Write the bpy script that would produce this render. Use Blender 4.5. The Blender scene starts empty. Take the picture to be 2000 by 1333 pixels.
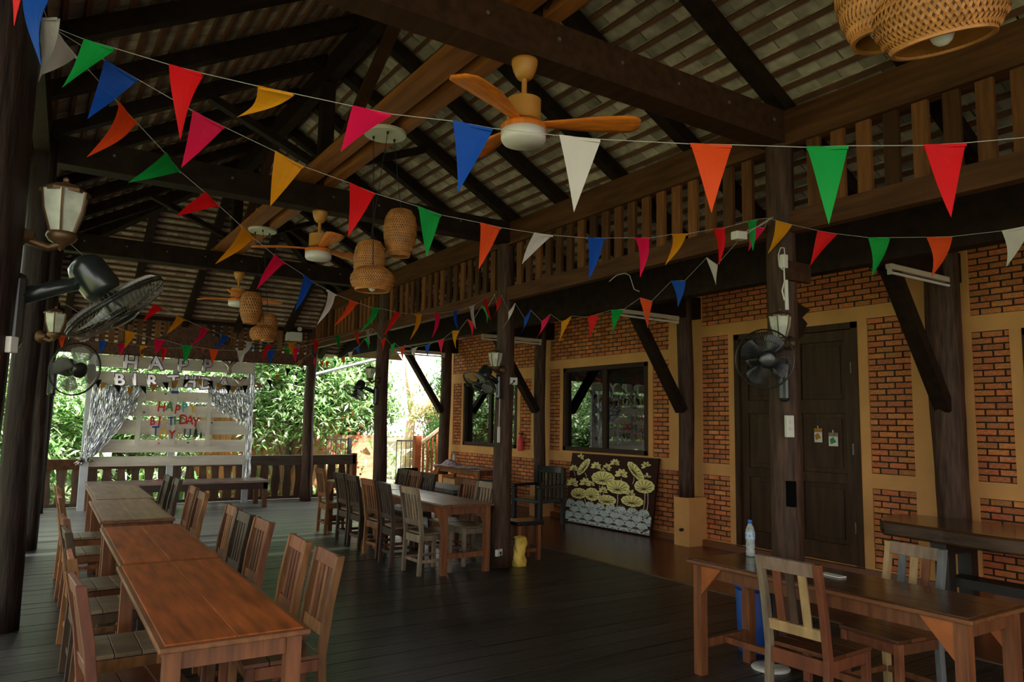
import bpy, math, random
from mathutils import Vector, Matrix
random.seed(11)
R_ = math.radians
# ------------------------------------------------------------------ camera
SC = bpy.context.scene
COL = SC.collection
F_PX, YAW, PITCH, ROLL, CAM_H = 1441.05, 0.581001, 0.110404, 0.0178625, 1.65
fw = Vector((math.sin(YAW)*math.cos(PITCH), math.cos(YAW)*math.cos(PITCH), math.sin(PITCH)))
r0 = Vector((math.cos(YAW), -math.sin(YAW), 0)); u0 = r0.cross(fw)
rt = r0*math.cos(ROLL) + u0*math.sin(ROLL); up = u0*math.cos(ROLL) - r0*math.sin(ROLL)
cam = bpy.data.cameras.new('camera'); camo = bpy.data.objects.new('camera', cam); COL.objects.link(camo)
cam.sensor_width = 36.0; cam.lens = F_PX/2000*36; cam.clip_start = .05; cam.clip_end = 400
camo.matrix_world = Matrix(((rt.x, up.x, -fw.x, 0), (rt.y, up.y, -fw.y, 0), (rt.z, up.z, -fw.z, CAM_H), (0, 0, 0, 1)))
SC.camera = camo
# ------------------------------------------------------------------ sky, sun, exposure
W = bpy.data.worlds.new('sky'); SC.world = W; W.use_nodes = True
bg = W.node_tree.nodes['Background']; bg.inputs[0].default_value = (1.0, .985, .96, 1); bg.inputs[1].default_value = 3.4
sun = bpy.data.lights.new('sun', 'SUN'); sun.energy = 42.0; sun.angle = R_(3); sun.color = (1, .97, .92)
suno = bpy.data.objects.new('sun', sun); COL.objects.link(suno)
suno.rotation_euler = Vector((-.22, .36, -.9)).to_track_quat('-Z', 'Y').to_euler()
SC.view_settings.view_transform = 'Standard'; SC.view_settings.look = 'None'
SC.view_settings.gamma = 1; SC.view_settings.use_curve_mapping = False
SC.view_settings.exposure = -0.22
SC.cycles.max_bounces = 8; SC.cycles.diffuse_bounces = 5; SC.cycles.glossy_bounces = 3
SC.cycles.transparent_max_bounces = 16; SC.cycles.sample_clamp_indirect = 6

# ------------------------------------------------------------------ helpers
WL = {}
def tag(o, label=None, cat=None, group=None, kind=None):
    if label: o['label'] = label
    if cat: o['category'] = cat
    if group: o['group'] = group
    if kind: o['kind'] = kind
    return o
def thing(name, label=None, cat=None, loc=(0, 0, 0), rz=0.0, group=None, kind=None, parent=None):
    o = bpy.data.objects.new(name, None); COL.objects.link(o)
    o.empty_display_size = .1
    base = WL.get(parent.name, Vector()) if parent else Vector()
    if parent: o.parent = parent
    o.location = Vector(loc) - base; o.rotation_euler = (0, 0, rz)
    WL[o.name] = Vector(loc)
    return tag(o, label, cat, group, kind)
def copy_tree(o, parent=None):
    c = o.copy(); COL.objects.link(c); c.parent = parent
    for ch in list(o.children): copy_tree(ch, c)
    return c
def perp(d):
    d = Vector(d).normalized()
    a = Vector((0, 0, 1)) if abs(d.z) < .95 else Vector((1, 0, 0))
    s = d.cross(a).normalized()
    return d, s, s.cross(d).normalized()
class MB:
    def __init__(s): s.v = []; s.f = []; s.mi = []; s.cur = 0
    def add(s, vs, fs):
        n = len(s.v); s.v += [tuple(v) for v in vs]
        for f in fs: s.f.append(tuple(n+i for i in f)); s.mi.append(s.cur)
        return s
    BF = ((0, 3, 2, 1), (4, 5, 6, 7), (0, 1, 5, 4), (1, 2, 6, 5), (2, 3, 7, 6), (3, 0, 4, 7))
    def box(s, x0, x1, y0, y1, z0, z1):
        return s.add(((x0, y0, z0), (x1, y0, z0), (x1, y1, z0), (x0, y1, z0), (x0, y0, z1), (x1, y0, z1), (x1, y1, z1), (x0, y1, z1)), s.BF)
    def obox(s, c, a, b, d):
        c, a, b, d = Vector(c), Vector(a), Vector(b), Vector(d)
        return s.add([c+a*i+b*j+d*k for k in (-1, 1) for i, j in ((-1, -1), (1, -1), (1, 1), (-1, 1))], s.BF)
    def beam(s, p, q, w, h, up=(0, 0, 1)):
        p, q = Vector(p), Vector(q); d = q-p; L = d.length; d.normalize()
        u = Vector(up); sd = d.cross(u)
        if sd.length < 1e-4: sd = d.cross(Vector((1, 0, 0)))
        sd.normalize(); u = sd.cross(d).normalized()
        return s.obox((p+q)/2, d*L/2, sd*w/2, u*h/2)
    def tube(s, pts, r, n=8, caps=True):
        pts = [Vector(p) for p in pts]; rs = r if isinstance(r, (list, tuple)) else [r]*len(pts)
        base = len(s.v); sd0 = None; vs = []
        for i, p in enumerate(pts):
            d = (pts[min(i+1, len(pts)-1)]-pts[max(i-1, 0)])
            d = d.normalized() if d.length > 1e-9 else Vector((0, 0, 1))
            if sd0 is None: _, sd, u = perp(d)
            else:
                sd = sd0 - d*sd0.dot(d)
                sd = sd.normalized() if sd.length > 1e-6 else perp(d)[1]
                u = sd.cross(d).normalized()
            sd0 = sd
            for k in range(n):
                a = 2*math.pi*k/n; vs.append(p+(sd*math.cos(a)+u*math.sin(a))*rs[i])
        fs = []
        for i in range(len(pts)-1):
            for k in range(n):
                a, b = i*n+k, i*n+(k+1) % n
                fs.append((a, a+n, b+n, b))
        if caps: fs.append(tuple(range(n))); fs.append(tuple(reversed(range((len(pts)-1)*n, len(pts)*n))))
        return s.add(vs, fs)
    def cyl(s, p, q, r, r2=None, n=12): return s.tube([p, q], [r, r if r2 is None else r2], n)
    def lathe(s, prof, c=(0, 0, 0), n=16, ax=(0, 0, 1), cap=True):
        c = Vector(c); d, sd, u = perp(ax) if tuple(ax) != (0, 0, 1) else (Vector((0, 0, 1)), Vector((1, 0, 0)), Vector((0, 1, 0)))
        vs = []; fs = []
        for r, h in prof:
            for k in range(n):
                a = 2*math.pi*k/n; vs.append(c+d*h+(sd*math.cos(a)+u*math.sin(a))*r)
        for i in range(len(prof)-1):
            for k in range(n):
                a, b = i*n+k, i*n+(k+1) % n; fs.append((a, b, b+n, a+n))
        if cap:
            if prof[0][0] > 1e-4: fs.append(tuple(reversed(range(n))))
            if prof[-1][0] > 1e-4: fs.append(tuple(range((len(prof)-1)*n, len(prof)*n)))
        return s.add(vs, fs)
    def prism(s, pts, o, U, V, t):
        o, U, V = Vector(o), Vector(U), Vector(V); N = U.cross(V).normalized()*t; n = len(pts)
        a = [o+U*x+V*y for x, y in pts]
        fs = [tuple(reversed(range(n))), tuple(range(n, 2*n))]
        for i in range(n): j = (i+1) % n; fs.append((i, j, n+j, n+i))
        return s.add(a+[p+N for p in a], fs)
    def grid(s, fn, nu, nv):
        vs = [fn(i/nu, j/nv) for j in range(nv+1) for i in range(nu+1)]
        fs = [(j*(nu+1)+i, j*(nu+1)+i+1, (j+1)*(nu+1)+i+1, (j+1)*(nu+1)+i) for j in range(nv) for i in range(nu)]
        return s.add(vs, fs)
    def mesh(s, name, mats, off=Vector(), smooth=False):
        me = bpy.data.meshes.new(name)
        me.from_pydata([(v[0]-off.x, v[1]-off.y, v[2]-off.z) for v in s.v], [], s.f)
        ms = mats if isinstance(mats, (list, tuple)) else [mats]
        for m in ms: me.materials.append(MT[m])
        if len(ms) > 1: me.polygons.foreach_set('material_index', s.mi)
        if smooth: me.polygons.foreach_set('use_smooth', [True]*len(me.polygons))
        me.update(); return me
    def build(s, name, mats, parent=None, smooth=False, world=True, kind=None, label=None, bevel=0):
        off = WL.get(parent.name, Vector()) if (parent and world) else Vector()
        o = bpy.data.objects.new(name, s.mesh(name, mats, off, smooth)); COL.objects.link(o)
        if parent: o.parent = parent; WL[o.name] = off.copy()
        if kind: o['kind'] = kind
        if label: o['label'] = label
        if bevel:
            m = o.modifiers.new('bevel', 'BEVEL'); m.width = bevel; m.segments = 2; m.limit_method = 'ANGLE'
        return o
def inst(name, me, parent, loc, rot=(0, 0, 0), sc=(1, 1, 1)):
    o = bpy.data.objects.new(name, me); COL.objects.link(o); o.parent = parent
    o.location = Vector(loc)-WL.get(parent.name, Vector()); o.rotation_euler = rot; o.scale = sc
    return o
# ------------------------------------------------------------------ materials
MT = {}
def mat(name, col, rough=.5, metal=0.0, var=.25, scale=6.0, st=(1, 1, 1), bump=0.0, rnd=0.0, spec=.5, coat=0.0, alpha=1.0, trans=0.0, col2=None, hue=0.0):
    m = bpy.data.materials.new(name); m.use_nodes = True; nt = m.node_tree; N = nt.nodes; L = nt.links
    b = N['Principled BSDF']; b.inputs['Roughness'].default_value = rough; b.inputs['Metallic'].default_value = metal
    b.inputs['Specular IOR Level'].default_value = spec; b.inputs['Coat Weight'].default_value = coat; b.inputs['Coat Roughness'].default_value = .15
    if alpha < 1: b.inputs['Alpha'].default_value = alpha
    tc = N.new('ShaderNodeTexCoord'); mp = N.new('ShaderNodeMapping'); mp.inputs['Scale'].default_value = st
    oi = N.new('ShaderNodeObjectInfo')
    ad = N.new('ShaderNodeVectorMath'); ad.operation = 'MULTIPLY_ADD'
    L.new(tc.outputs['Object'], ad.inputs[0]); ad.inputs[1].default_value = (1, 1, 1)
    mu = N.new('ShaderNodeMath'); mu.operation = 'MULTIPLY'; mu.inputs[1].default_value = 23.0
    L.new(oi.outputs['Random'], mu.inputs[0]); L.new(mu.outputs[0], ad.inputs[2]); L.new(ad.outputs[0], mp.inputs[0])
    nz = N.new('ShaderNodeTexNoise'); nz.inputs['Scale'].default_value = scale; nz.inputs['Detail'].default_value = 5
    L.new(mp.outputs[0], nz.inputs['Vector'])
    cr = N.new('ShaderNodeValToRGB')
    c2 = col2 or tuple(min(1, c*(1+var)) for c in col); c1 = tuple(c*(1-var) for c in col)
    cr.color_ramp.elements[0].color = (*c1, 1); cr.color_ramp.elements[1].color = (*c2, 1)
    cr.color_ramp.elements[0].position = .3; cr.color_ramp.elements[1].position = .7
    L.new(nz.outputs['Fac'], cr.inputs[0]); out = cr.outputs[0]
    if rnd or hue:
        hs = N.new('ShaderNodeHueSaturation'); ma = N.new('ShaderNodeMath'); ma.operation = 'MULTIPLY_ADD'
        ma.inputs[1].default_value = 2*rnd; ma.inputs[2].default_value = 1-rnd
        L.new(oi.outputs['Random'], ma.inputs[0]); L.new(ma.outputs[0], hs.inputs['Value']); L.new(out, hs.inputs['Color'])
        if hue:
            mh = N.new('ShaderNodeMath'); mh.operation = 'MULTIPLY_ADD'; mh.inputs[1].default_value = hue; mh.inputs[2].default_value = .5-hue/2
            fr = N.new('ShaderNodeMath'); fr.operation = 'FRACT'; L.new(mu.outputs[0], fr.inputs[0]); L.new(fr.outputs[0], mh.inputs[0]); L.new(mh.outputs[0], hs.inputs['Hue'])
        out = hs.outputs[0]
    L.new(out, b.inputs['Base Color'])
    if bump:
        bp = N.new('ShaderNodeBump'); bp.inputs['Strength'].default_value = bump; bp.inputs['Distance'].default_value = .02
        L.new(nz.outputs['Fac'], bp.inputs['Height']); L.new(bp.outputs[0], b.inputs['Normal'])
    if trans:
        tr = N.new('ShaderNodeBsdfTranslucent'); L.new(out, tr.inputs[0]); mx = N.new('ShaderNodeMixShader'); mx.inputs[0].default_value = trans
        L.new(b.outputs[0], mx.inputs[1]); L.new(tr.outputs[0], mx.inputs[2]); L.new(mx.outputs[0], N['Material Output'].inputs[0])
    MT[name] = m; return m
def leafmat(name, cols, trans=.45, rough=.45):
    m = bpy.data.materials.new(name); m.use_nodes = True; nt = m.node_tree; N = nt.nodes; L = nt.links
    b = N['Principled BSDF']; b.inputs['Roughness'].default_value = rough
    g = N.new('ShaderNodeNewGeometry'); cr = N.new('ShaderNodeValToRGB'); cr.color_ramp.interpolation = 'LINEAR'
    e = cr.color_ramp.elements
    while len(e) < len(cols): e.new(.5)
    for i, c in enumerate(cols): e[i].position = i/(len(cols)-1); e[i].color = (*c, 1)
    L.new(g.outputs['Random Per Island'], cr.inputs[0]); L.new(cr.outputs[0], b.inputs['Base Color'])
    tr = N.new('ShaderNodeBsdfTranslucent'); L.new(cr.outputs[0], tr.inputs[0]); mx = N.new('ShaderNodeMixShader'); mx.inputs[0].default_value = trans
    L.new(b.outputs[0], mx.inputs[1]); L.new(tr.outputs[0], mx.inputs[2]); L.new(mx.outputs[0], N['Material Output'].inputs[0])
    MT[name] = m
def glassmat(name, tint=(.8, .95, .9), rough=.02, ior=1.5, dark=1.0):
    m = bpy.data.materials.new(name); m.use_nodes = True; nt = m.node_tree; N = nt.nodes; L = nt.links
    N.remove(N['Principled BSDF'])
    t = N.new('ShaderNodeBsdfTransparent'); t.inputs[0].default_value = (*[c*dark for c in tint], 1)
    g = N.new('ShaderNodeBsdfGlossy'); g.inputs['Roughness'].default_value = rough
    fr = N.new('ShaderNodeFresnel'); fr.inputs[0].default_value = ior; mx = N.new('ShaderNodeMixShader')
    L.new(fr.outputs[0], mx.inputs[0]); L.new(t.outputs[0], mx.inputs[1]); L.new(g.outputs[0], mx.inputs[2]); L.new(mx.outputs[0], N['Material Output'].inputs[0])
    MT[name] = m
mat('log_shaded', (.020, .010, .008), .6, spec=.25, var=.6, scale=5, st=(6, 6, .7), bump=.6, rnd=.15)  # copy of log for the left row, its shade put into a darker colour
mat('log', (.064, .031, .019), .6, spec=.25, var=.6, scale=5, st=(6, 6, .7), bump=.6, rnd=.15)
mat('beam', (.018, .0085, .005), .65, spec=.15, var=.45, scale=3, st=(3, 3, 3), bump=.2)
mat('beam_brown', (.046, .018, .009), .6, spec=.2, var=.4, scale=3, st=(5, .6, 5), bump=.2)
mat('rail', (.085, .032, .012), .6, spec=.2, var=.4, scale=3, st=(6, .6, 6), bump=.2)
mat('slat', (.12, .044, .013), .55, spec=.25, var=.35, scale=4, st=(8, 8, .8), rnd=.7, bump=.15)
mat('plank_brown', (.26, .088, .024), .5, spec=.3, var=.35, scale=3, st=(6, .5, 6), rnd=.1)
mat('tile', (.38, .305, .26), .85, var=.3, scale=9, rnd=.38, hue=.03, bump=.1)
mat('batten', (.13, .050, .026), .8, var=.3, scale=4, rnd=.15)
mat('roof_cover', (.18, .09, .06), .8)
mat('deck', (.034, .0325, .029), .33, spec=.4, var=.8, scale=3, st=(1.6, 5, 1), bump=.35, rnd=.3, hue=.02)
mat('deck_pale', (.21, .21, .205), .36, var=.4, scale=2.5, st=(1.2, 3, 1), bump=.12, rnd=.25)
mat('deck_under', (.003, .003, .003), .9, spec=.05)
mat('floor_tile', (.17, .055, .020), .25, var=.25, scale=2, bump=.02)
mat('edge_strip', (.16, .10, .06), .4)
mat('plaster', (.68, .33, .105), .75, var=.12, scale=2.2, bump=.05)
mat('mortar', (.03, .02, .012), .9)
mat('brick', (.56, .18, .055), .8, var=.35, scale=5, rnd=.22, hue=.018, bump=.25)
mat('door', (.050, .024, .011), .5, spec=.2, var=.4, scale=3, st=(4, 4, .5), rnd=.12, bump=.1)
mat('win_frame', (.040, .020, .011), .5, spec=.2, var=.2)
glassmat('glass', (.55, .75, .66), ior=2.6)
mat('curtain', (.30, .40, .34), .9, var=.1)
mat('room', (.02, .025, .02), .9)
mat('table', (.30, .072, .014), .5, var=.45, scale=3, st=(7, .8, 7), bump=.06, rnd=.12, spec=.28)
mat('table_edge', (.18, .066, .023), .4, var=.35, scale=4, st=(7, .8, 7), rnd=.12)
mat('table_leg', (.18, .060, .021), .45, var=.4, scale=4, st=(8, 8, .9), rnd=.2)
mat('table_grey', (.23, .118, .055), .4, var=.4, scale=3, st=(7, .8, 7), coat=.2)
mat('table_dark', (.075, .027, .012), .25, var=.4, scale=3, st=(7, .8, 7), coat=.35)
mat('bracket', (.36, .10, .022), .45, var=.25)
mat('chair', (.175, .064, .025), .55, spec=.3, var=.4, scale=4, st=(5, 5, 1.2), rnd=.45, hue=.025, bump=.15)
mat('chair_old', (.23, .16, .105), .65, var=.35, scale=4, st=(5, 5, 1.2), rnd=.35, hue=.03, bump=.2)
mat('chair_dark', (.060, .034, .022), .5, spec=.25, var=.4, scale=4, st=(5, 5, 1.2), rnd=.35, bump=.15)
mat('seat', (.11, .036, .014), .3, var=.4, scale=3, st=(5, 2, 3), rnd=.25, coat=.2)
mat('seat_old', (.17, .115, .068), .4, var=.35, scale=3, st=(5, 2, 3), rnd=.25)
mat('chair_grey', (.13, .135, .14), .6, var=.3, scale=4, st=(5, 5, 1.2))
mat('chair_light', (.42, .27, .12), .55, var=.25, scale=4, st=(5, 5, 1.2))
mat('chair_red', (.16, .045, .018), .5, var=.3, scale=4, st=(5, 5, 1.2))
mat('fan_wood', (.70, .185, .020), .5, var=.25, scale=4, st=(2, 9, 2), spec=.25)
mat('fan_metal', (.55, .23, .045), .4, var=.1)
mat('opal', (.80, .74, .76), .5, var=.03)
mat('disc_white', (.60, .57, .53), .6, var=.1)
mat('rattan', (.50, .195, .050), .55, var=.3, scale=12, rnd=.08)
mat('rattan_in', (.13, .05, .016), .7, var=.2)
mat('cord', (.01, .01, .01), .6)
mat('string', (.42, .40, .37), .8, var=.05)
for n_, c_ in dict(red=(.78, .010, .014), pink=(.80, .010, .085), orange=(.83, .085, .015), green=(.010, .36, .065), blue=(.010, .085, .50), white=(.66, .60, .57), yellow=(.75, .30, .008), black=(.010, .008, .008), gold=(.55, .26, .05)).items():
    mat('flag_'+n_, c_, .55, var=.10, scale=3, trans=.25, spec=.15)
mat('fan_black', (.012, .016, .016), .28, var=.2, coat=.3)
mat('fan_blade', (.30, .33, .29), .35, var=.1, alpha=.62)
mat('fan_blade_dark', (.022, .022, .024), .3, var=.1, alpha=.8)
mat('wire_grey', (.16, .14, .12), .4, metal=.4)
mat('wire_dark', (.012, .012, .012), .4)
mat('brass', (.11, .058, .025), .45, metal=.5, var=.3)
glassmat('lamp_glass', (.85, .88, .80), rough=.12, ior=1.6)
mat('lamp_frost', (.60, .62, .52), .45, var=.25, scale=14, alpha=.72)
mat('white_plastic', (.62, .60, .55), .45, var=.06)
mat('tube_body', (.66, .55, .46), .5, var=.06)
mat('black', (.008, .008, .008), .5)
mat('white_paint', (.80, .73, .65), .7, var=.18, scale=3, st=(.6, 3, 3), rnd=.1)
mat('white_post', (.55, .58, .63), .6, var=.1)
mat('foil', (.42, .40, .38), .14, metal=1.0, var=.1)
mat('tinsel', (.80, .82, .88), .22, metal=1.0, var=.15)
mat('sheer', (.80, .76, .70), .8, var=.05, alpha=.30)
mat('sheer_hem', (.85, .82, .76), .8, var=.05, alpha=.75)
for n_, c_ in dict(l_red=(.62, .02, .04), l_pink=(.75, .05, .22), l_green=(.05, .26, .08), l_teal=(.10, .50, .55), l_yellow=(.80, .48, .04), l_blue=(.03, .08, .36), l_faint=(.70, .52, .34), l_navy=(.04, .10, .14), l_pine=(.02, .12, .06)).items(): mat(n_, c_, .7, var=.03)
mat('stage_top', (.30, .20, .17), .35, var=.3, scale=3, st=(.8, 5, 3))
mat('stage_side', (.050, .020, .012), .5, var=.3)
mat('stage_leg', (.14, .055, .025), .5, var=.3)
mat('rail_grey', (.090, .065, .050), .6, var=.4, scale=3, st=(.8, 5, 5), bump=.1)
mat('baluster', (.10, .052, .028), .6, var=.4, scale=4, st=(6, 6, 1), rnd=.3)
mat('carved', (.085, .030, .014), .6, var=.5, scale=22, bump=.8)
mat('lotus_board', (.040, .011, .008), .6, var=.2, spec=.15)
mat('lotus_gold', (1.0, .83, .30), .5, var=.12, scale=10)
mat('lotus_line', (.10, .05, .012), .6)
mat('lotus_silver', (.56, .64, .64), .45, var=.2, scale=10)
mat('stem_gold', (.66, .58, .36), .5)
mat('bottle_blue', (.02, .12, .42), .35)
mat('label_blue', (.10, .38, .72), .4, var=.45, scale=60, col2=(.62, .74, .85))
mat('water', (.60, .66, .66), .08, var=.25, scale=30, alpha=.42, coat=.5)
mat('bin_blue', (.010, .075, .36), .45, var=.1)
mat('bag_yellow', (.72, .47, .075), .5, var=.25, scale=8, bump=.4)
mat('paper', (.75, .72, .66), .8, var=.05)
mat('card', (.50, .30, .13), .8, var=.1)
mat('stool_black', (.012, .016, .024), .25, coat=.4)
mat('cloth_purple', (.30, .10, .22), .8, var=.5, scale=18, col2=(.62, .48, .48))
mat('red_thing', (.72, .05, .06), .5)
mat('slab', (.075, .034, .014), .22, var=.5, scale=3, st=(4, .8, 4), coat=.5, bump=.08)
mat('slab_leg', (.020, .015, .012), .5, var=.3)
mat('ground', (.11, .12, .05), .95, var=.5, scale=1.2, bump=.2)
mat('bark', (.14, .10, .07), .9, var=.4, scale=8, st=(1, 1, .3), bump=.4)
mat('bark_tan', (.55, .40, .26), .9, var=.3, scale=6, bump=.3)
mat('shed_wood', (.36, .15, .055), .7, var=.35, scale=3, st=(6, 6, .6), rnd=.25)
mat('shed_board', (.42, .20, .11), .7, var=.3, scale=3, st=(.6, 6, 6), rnd=.2)
mat('tin', (.34, .37, .42), .5, metal=.2, var=.12)
mat('tin_white', (.70, .72, .74), .5, var=.08)
mat('iron', (.012, .012, .012), .5)
mat('stair_wood', (.22, .060, .022), .45, var=.3, rnd=.15)
mat('flower_red', (.55, .06, .03), .7, var=.3)
leafmat('leaf_mid', [(.04, .12, .03), (.09, .21, .05), (.17, .33, .09), (.34, .46, .22), (.64, .70, .50)], .45, .35)
leafmat('leaf_dark', [(.03, .10, .02), (.07, .22, .04), (.16, .34, .08)])
leafmat('leaf_pale', [(.10, .20, .06), (.26, .38, .15), (.50, .56, .34), (.72, .74, .60)], .35, .35)
leafmat('leaf_dry', [(.30, .16, .06), (.40, .36, .14), (.20, .28, .08)])
# ================================================================== SETTING
UNIT = MB().box(-.5, .5, -.5, .5, -.5, .5)
def unit_mesh(m):
    k = 'unit_'+m
    if k not in bpy.data.meshes: UNIT.mesh(k, m)
    return bpy.data.meshes[k]
# ---- ground and deck floor
g = MB().box(-60, 70, -40, 90, -1.0, -.45).build('ground', 'ground'); tag(g, 'dry leafy ground around the raised open pavilion', 'ground', kind='structure')
fl = thing('floor', 'dark weathered timber deck of wide boards under the pavilion', 'floor', (2.5, 7, 0), kind='structure')
MB().box(-.95, 5.94, -9, 15.7, -.40, -.034).build('deck_base', 'deck_under', fl)
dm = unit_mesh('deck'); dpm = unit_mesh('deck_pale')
MB().box(-.95, 5.93, -9, -1.6, -.034, 0).build('rear_deck', 'deck', fl)
i = 0; y = -1.6
while y < 15.65:
    w = random.choice((.185, .2, .2, .215)); xs = [-.95]+sorted([1.1+random.uniform(-.5, .6), 3.6+random.uniform(-.7, .8)][:random.choice((1, 2, 2))])+[5.93]
    for a, b in zip(xs, xs[1:]):
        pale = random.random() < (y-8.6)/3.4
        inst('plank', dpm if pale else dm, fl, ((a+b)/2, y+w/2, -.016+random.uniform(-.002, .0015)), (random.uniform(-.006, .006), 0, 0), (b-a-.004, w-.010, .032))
    y += w
# ---- tiled strip beside the house
ft = thing('floor_tiled_strip', 'glossy red brown tiled walkway between deck and brick house', 'floor', (7, 7, 0), kind='structure')
MB().box(5.97, 8.3, -9, 15.7, -.40, -.004).build('screed', 'deck_under', ft)
tm = unit_mesh('floor_tile')
for ix in range(5):
    for iy in range(40):
        inst('tile', tm, ft, (5.975+.425*(ix+.5), -2.3+.45*(iy+.5), -.012), (0, 0, 0), (.423, .448, .024))
MB().box(5.935, 5.972, -2.6, 15.7, -.03, .004).build('edge_strip', 'edge_strip', ft)
# ---- roof
S = .56; AN = math.atan(S); CA, SA = math.cos(AN), math.sin(AN)
RX, PLX, PLZ = 2.42, 4.75, 4.05
ZR = PLZ+S*(PLX-RX)                       # rafter underside at the ridge
def slope_pt(side, d, h):                 # side +1 right, -1 left; d along the slope from the ridge, h off the rafter underside
    return RX+side*(d*CA+h*SA), ZR-d*SA+h*CA
ceil = thing('ceiling', 'open timber roof with dark rafters, battens and grey clay tile undersides', 'ceiling', (RX, 7, 4), kind='structure')
Y0, Y1 = -9.0, 15.75
HIP = 11.3                                # the ridge ends here and a hip slope closes the far end
ROW, TW = .145, .17
tile_me = MB().box(-.105, .105, -.083, .083, -.007, .007).mesh('tile', 'tile')
def view_area(x, y, z):
    d = Vector((x, y, z-CAM_H)); w = d.dot(fw)
    if w < .3: return 0
    px, py = 1000+F_PX*d.dot(rt)/w, 666.5-F_PX*d.dot(up)/w
    if not (-20 < px < 2020 and -20 < py < 700): return 0
    return 1/(d.length**2)*abs((d.normalized()).dot(Vector((SA, 0, CA))))
for side, dmax in ((1, 3.80), (-1, 3.95)):
    sl = thing('roof_slope', 'right' and None, None, (RX, 7, 4), parent=ceil)
    rb = MB()
    for k in range(-12, 13):
        yy = 3.45+.9625*k
        d0 = max(-.02, (yy-HIP)/CA); p = slope_pt(side, d0, .06); q = slope_pt(side, dmax, .06)
        if d0 > dmax-.2: continue
        r = MB().beam((p[0], yy, p[1]), (q[0], yy, q[1]), .11, .12).build('rafter', 'beam', sl)
    rows = int(dmax/ROW); cand = []
    for i in range(rows+1):
        d = .06+i*ROW; x, z = slope_pt(side, d, .132)
        ye = min(Y1+.2, HIP+abs(x-RX)); MB().beam((x, Y0, z), (x, ye, z), .034, .026, up=(side*SA, 0, CA)).build('batten', 'batten', sl)
        if i == rows: break
        n = int((Y1-Y0)/TW)
        for j in range(n):
            xx, zz = slope_pt(side, d+ROW/2+.01, .162); yy = Y0+TW*(j+.5+(.5 if i % 2 else 0))
            if yy < HIP+abs(xx-RX): cand.append((view_area(xx, yy, zz), xx, yy, zz))
    cand.sort(reverse=True); far = MB()
    rot = (0, side*(AN-.06), 0); c_, s_ = math.cos(rot[1]), math.sin(rot[1])
    for k, (a, x, y, z) in enumerate(cand):
        jz = random.uniform(-.004, .004); jy = random.uniform(-.006, .006)
        if side == 1 and k < 300 and a > 0:
            inst('tile', tile_me, sl, (x, y+jy, z+jz), rot)
        else:
            far.obox((x, y+jy, z+jz), (c_*.105, 0, -s_*.105), (0, .083, 0), (s_*.007, 0, c_*.007))
    far.build('tile_field', 'tile', sl, kind='stuff')
    a = slope_pt(side, -.06, .19); ex = .55 if side == 1 else .05; b = slope_pt(side, dmax+ex, .19)
    MB().prism([(-.06, Y0), (dmax+ex, Y0), (dmax+ex, HIP+abs(b[0]-RX)+.5), (-.06, HIP+.5)][::side], (RX, 0, ZR+.19/CA), (side*CA, 0, -SA), (0, 1, 0), .02*side).build('roof_cover', 'roof_cover', sl)
hp = thing('hip_slope', None, None, (RX, 13, 4), parent=ceil)
hf = MB()
for i in range(34):
    d = .1+i*ROW; y, z = HIP+d*CA+.132*SA, ZR-d*SA+.132*CA; w = min(y-HIP, 3.4)
    if w < .1: continue
    MB().beam((RX-w, y, z), (RX+w, y, z), .034, .026, up=(0, SA, CA)).build('batten', 'batten', hp)
    y2, z2 = HIP+(d+ROW/2+.01)*CA+.162*SA, ZR-(d+ROW/2+.01)*SA+.162*CA; n = int(2*w/TW)
    for j in range(n):
        x = RX-w+TW*(j+.5); c_, s_ = math.cos(AN-.06), math.sin(AN-.06)
        hf.obox((x, y2, z2+random.uniform(-.004, .004)), (.083, 0, 0), (0, c_*.105, -s_*.105), (0, s_*.007, c_*.007))
hf.build('tile_field', 'tile', hp, kind='stuff')
for k in range(-3, 4):
    x = RX+k*.95; y = HIP+abs(k)*.95; MB().beam((x, y, ZR-S*(y-HIP)+.06), (x, HIP+3.4+.9, ZR-S*4.3+.06), .11, .12).build('rafter', 'beam', hp)
for s_ in (-1, 1): MB().beam((RX, HIP, ZR+.03), (RX+s_*3.4, HIP+3.4, ZR-S*3.4+.03), .12, .16).build('hip_rafter', 'beam', hp)
MB().prism([(-.5, 0), (.5, 0), (4.9, 4.5/CA), (-4.9, 4.5/CA)], (RX, HIP, ZR+.19/CA), (1, 0, 0), (0, CA, -SA), .02).build('roof_cover', 'roof_cover', hp)
MB().box(RX-.06, RX+.06, Y0, HIP, ZR-.20, ZR+.04).build('ridge_beam', 'beam', ceil)
MB().box(RX-.12, RX+.12, Y0, HIP, ZR+.17, ZR+.26).build('ridge_cap', 'roof_cover', ceil)
# two brown boards lying along the tie beams
MB().box(2.12, 2.30, -9, 12.6, 4.03, 4.10).build('ceiling_board', 'plank_brown', ceil)
MB().box(2.40, 2.50, -9, 12.6, 4.03, 4.16).build('ceiling_board', 'plank_brown', ceil)
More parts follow.
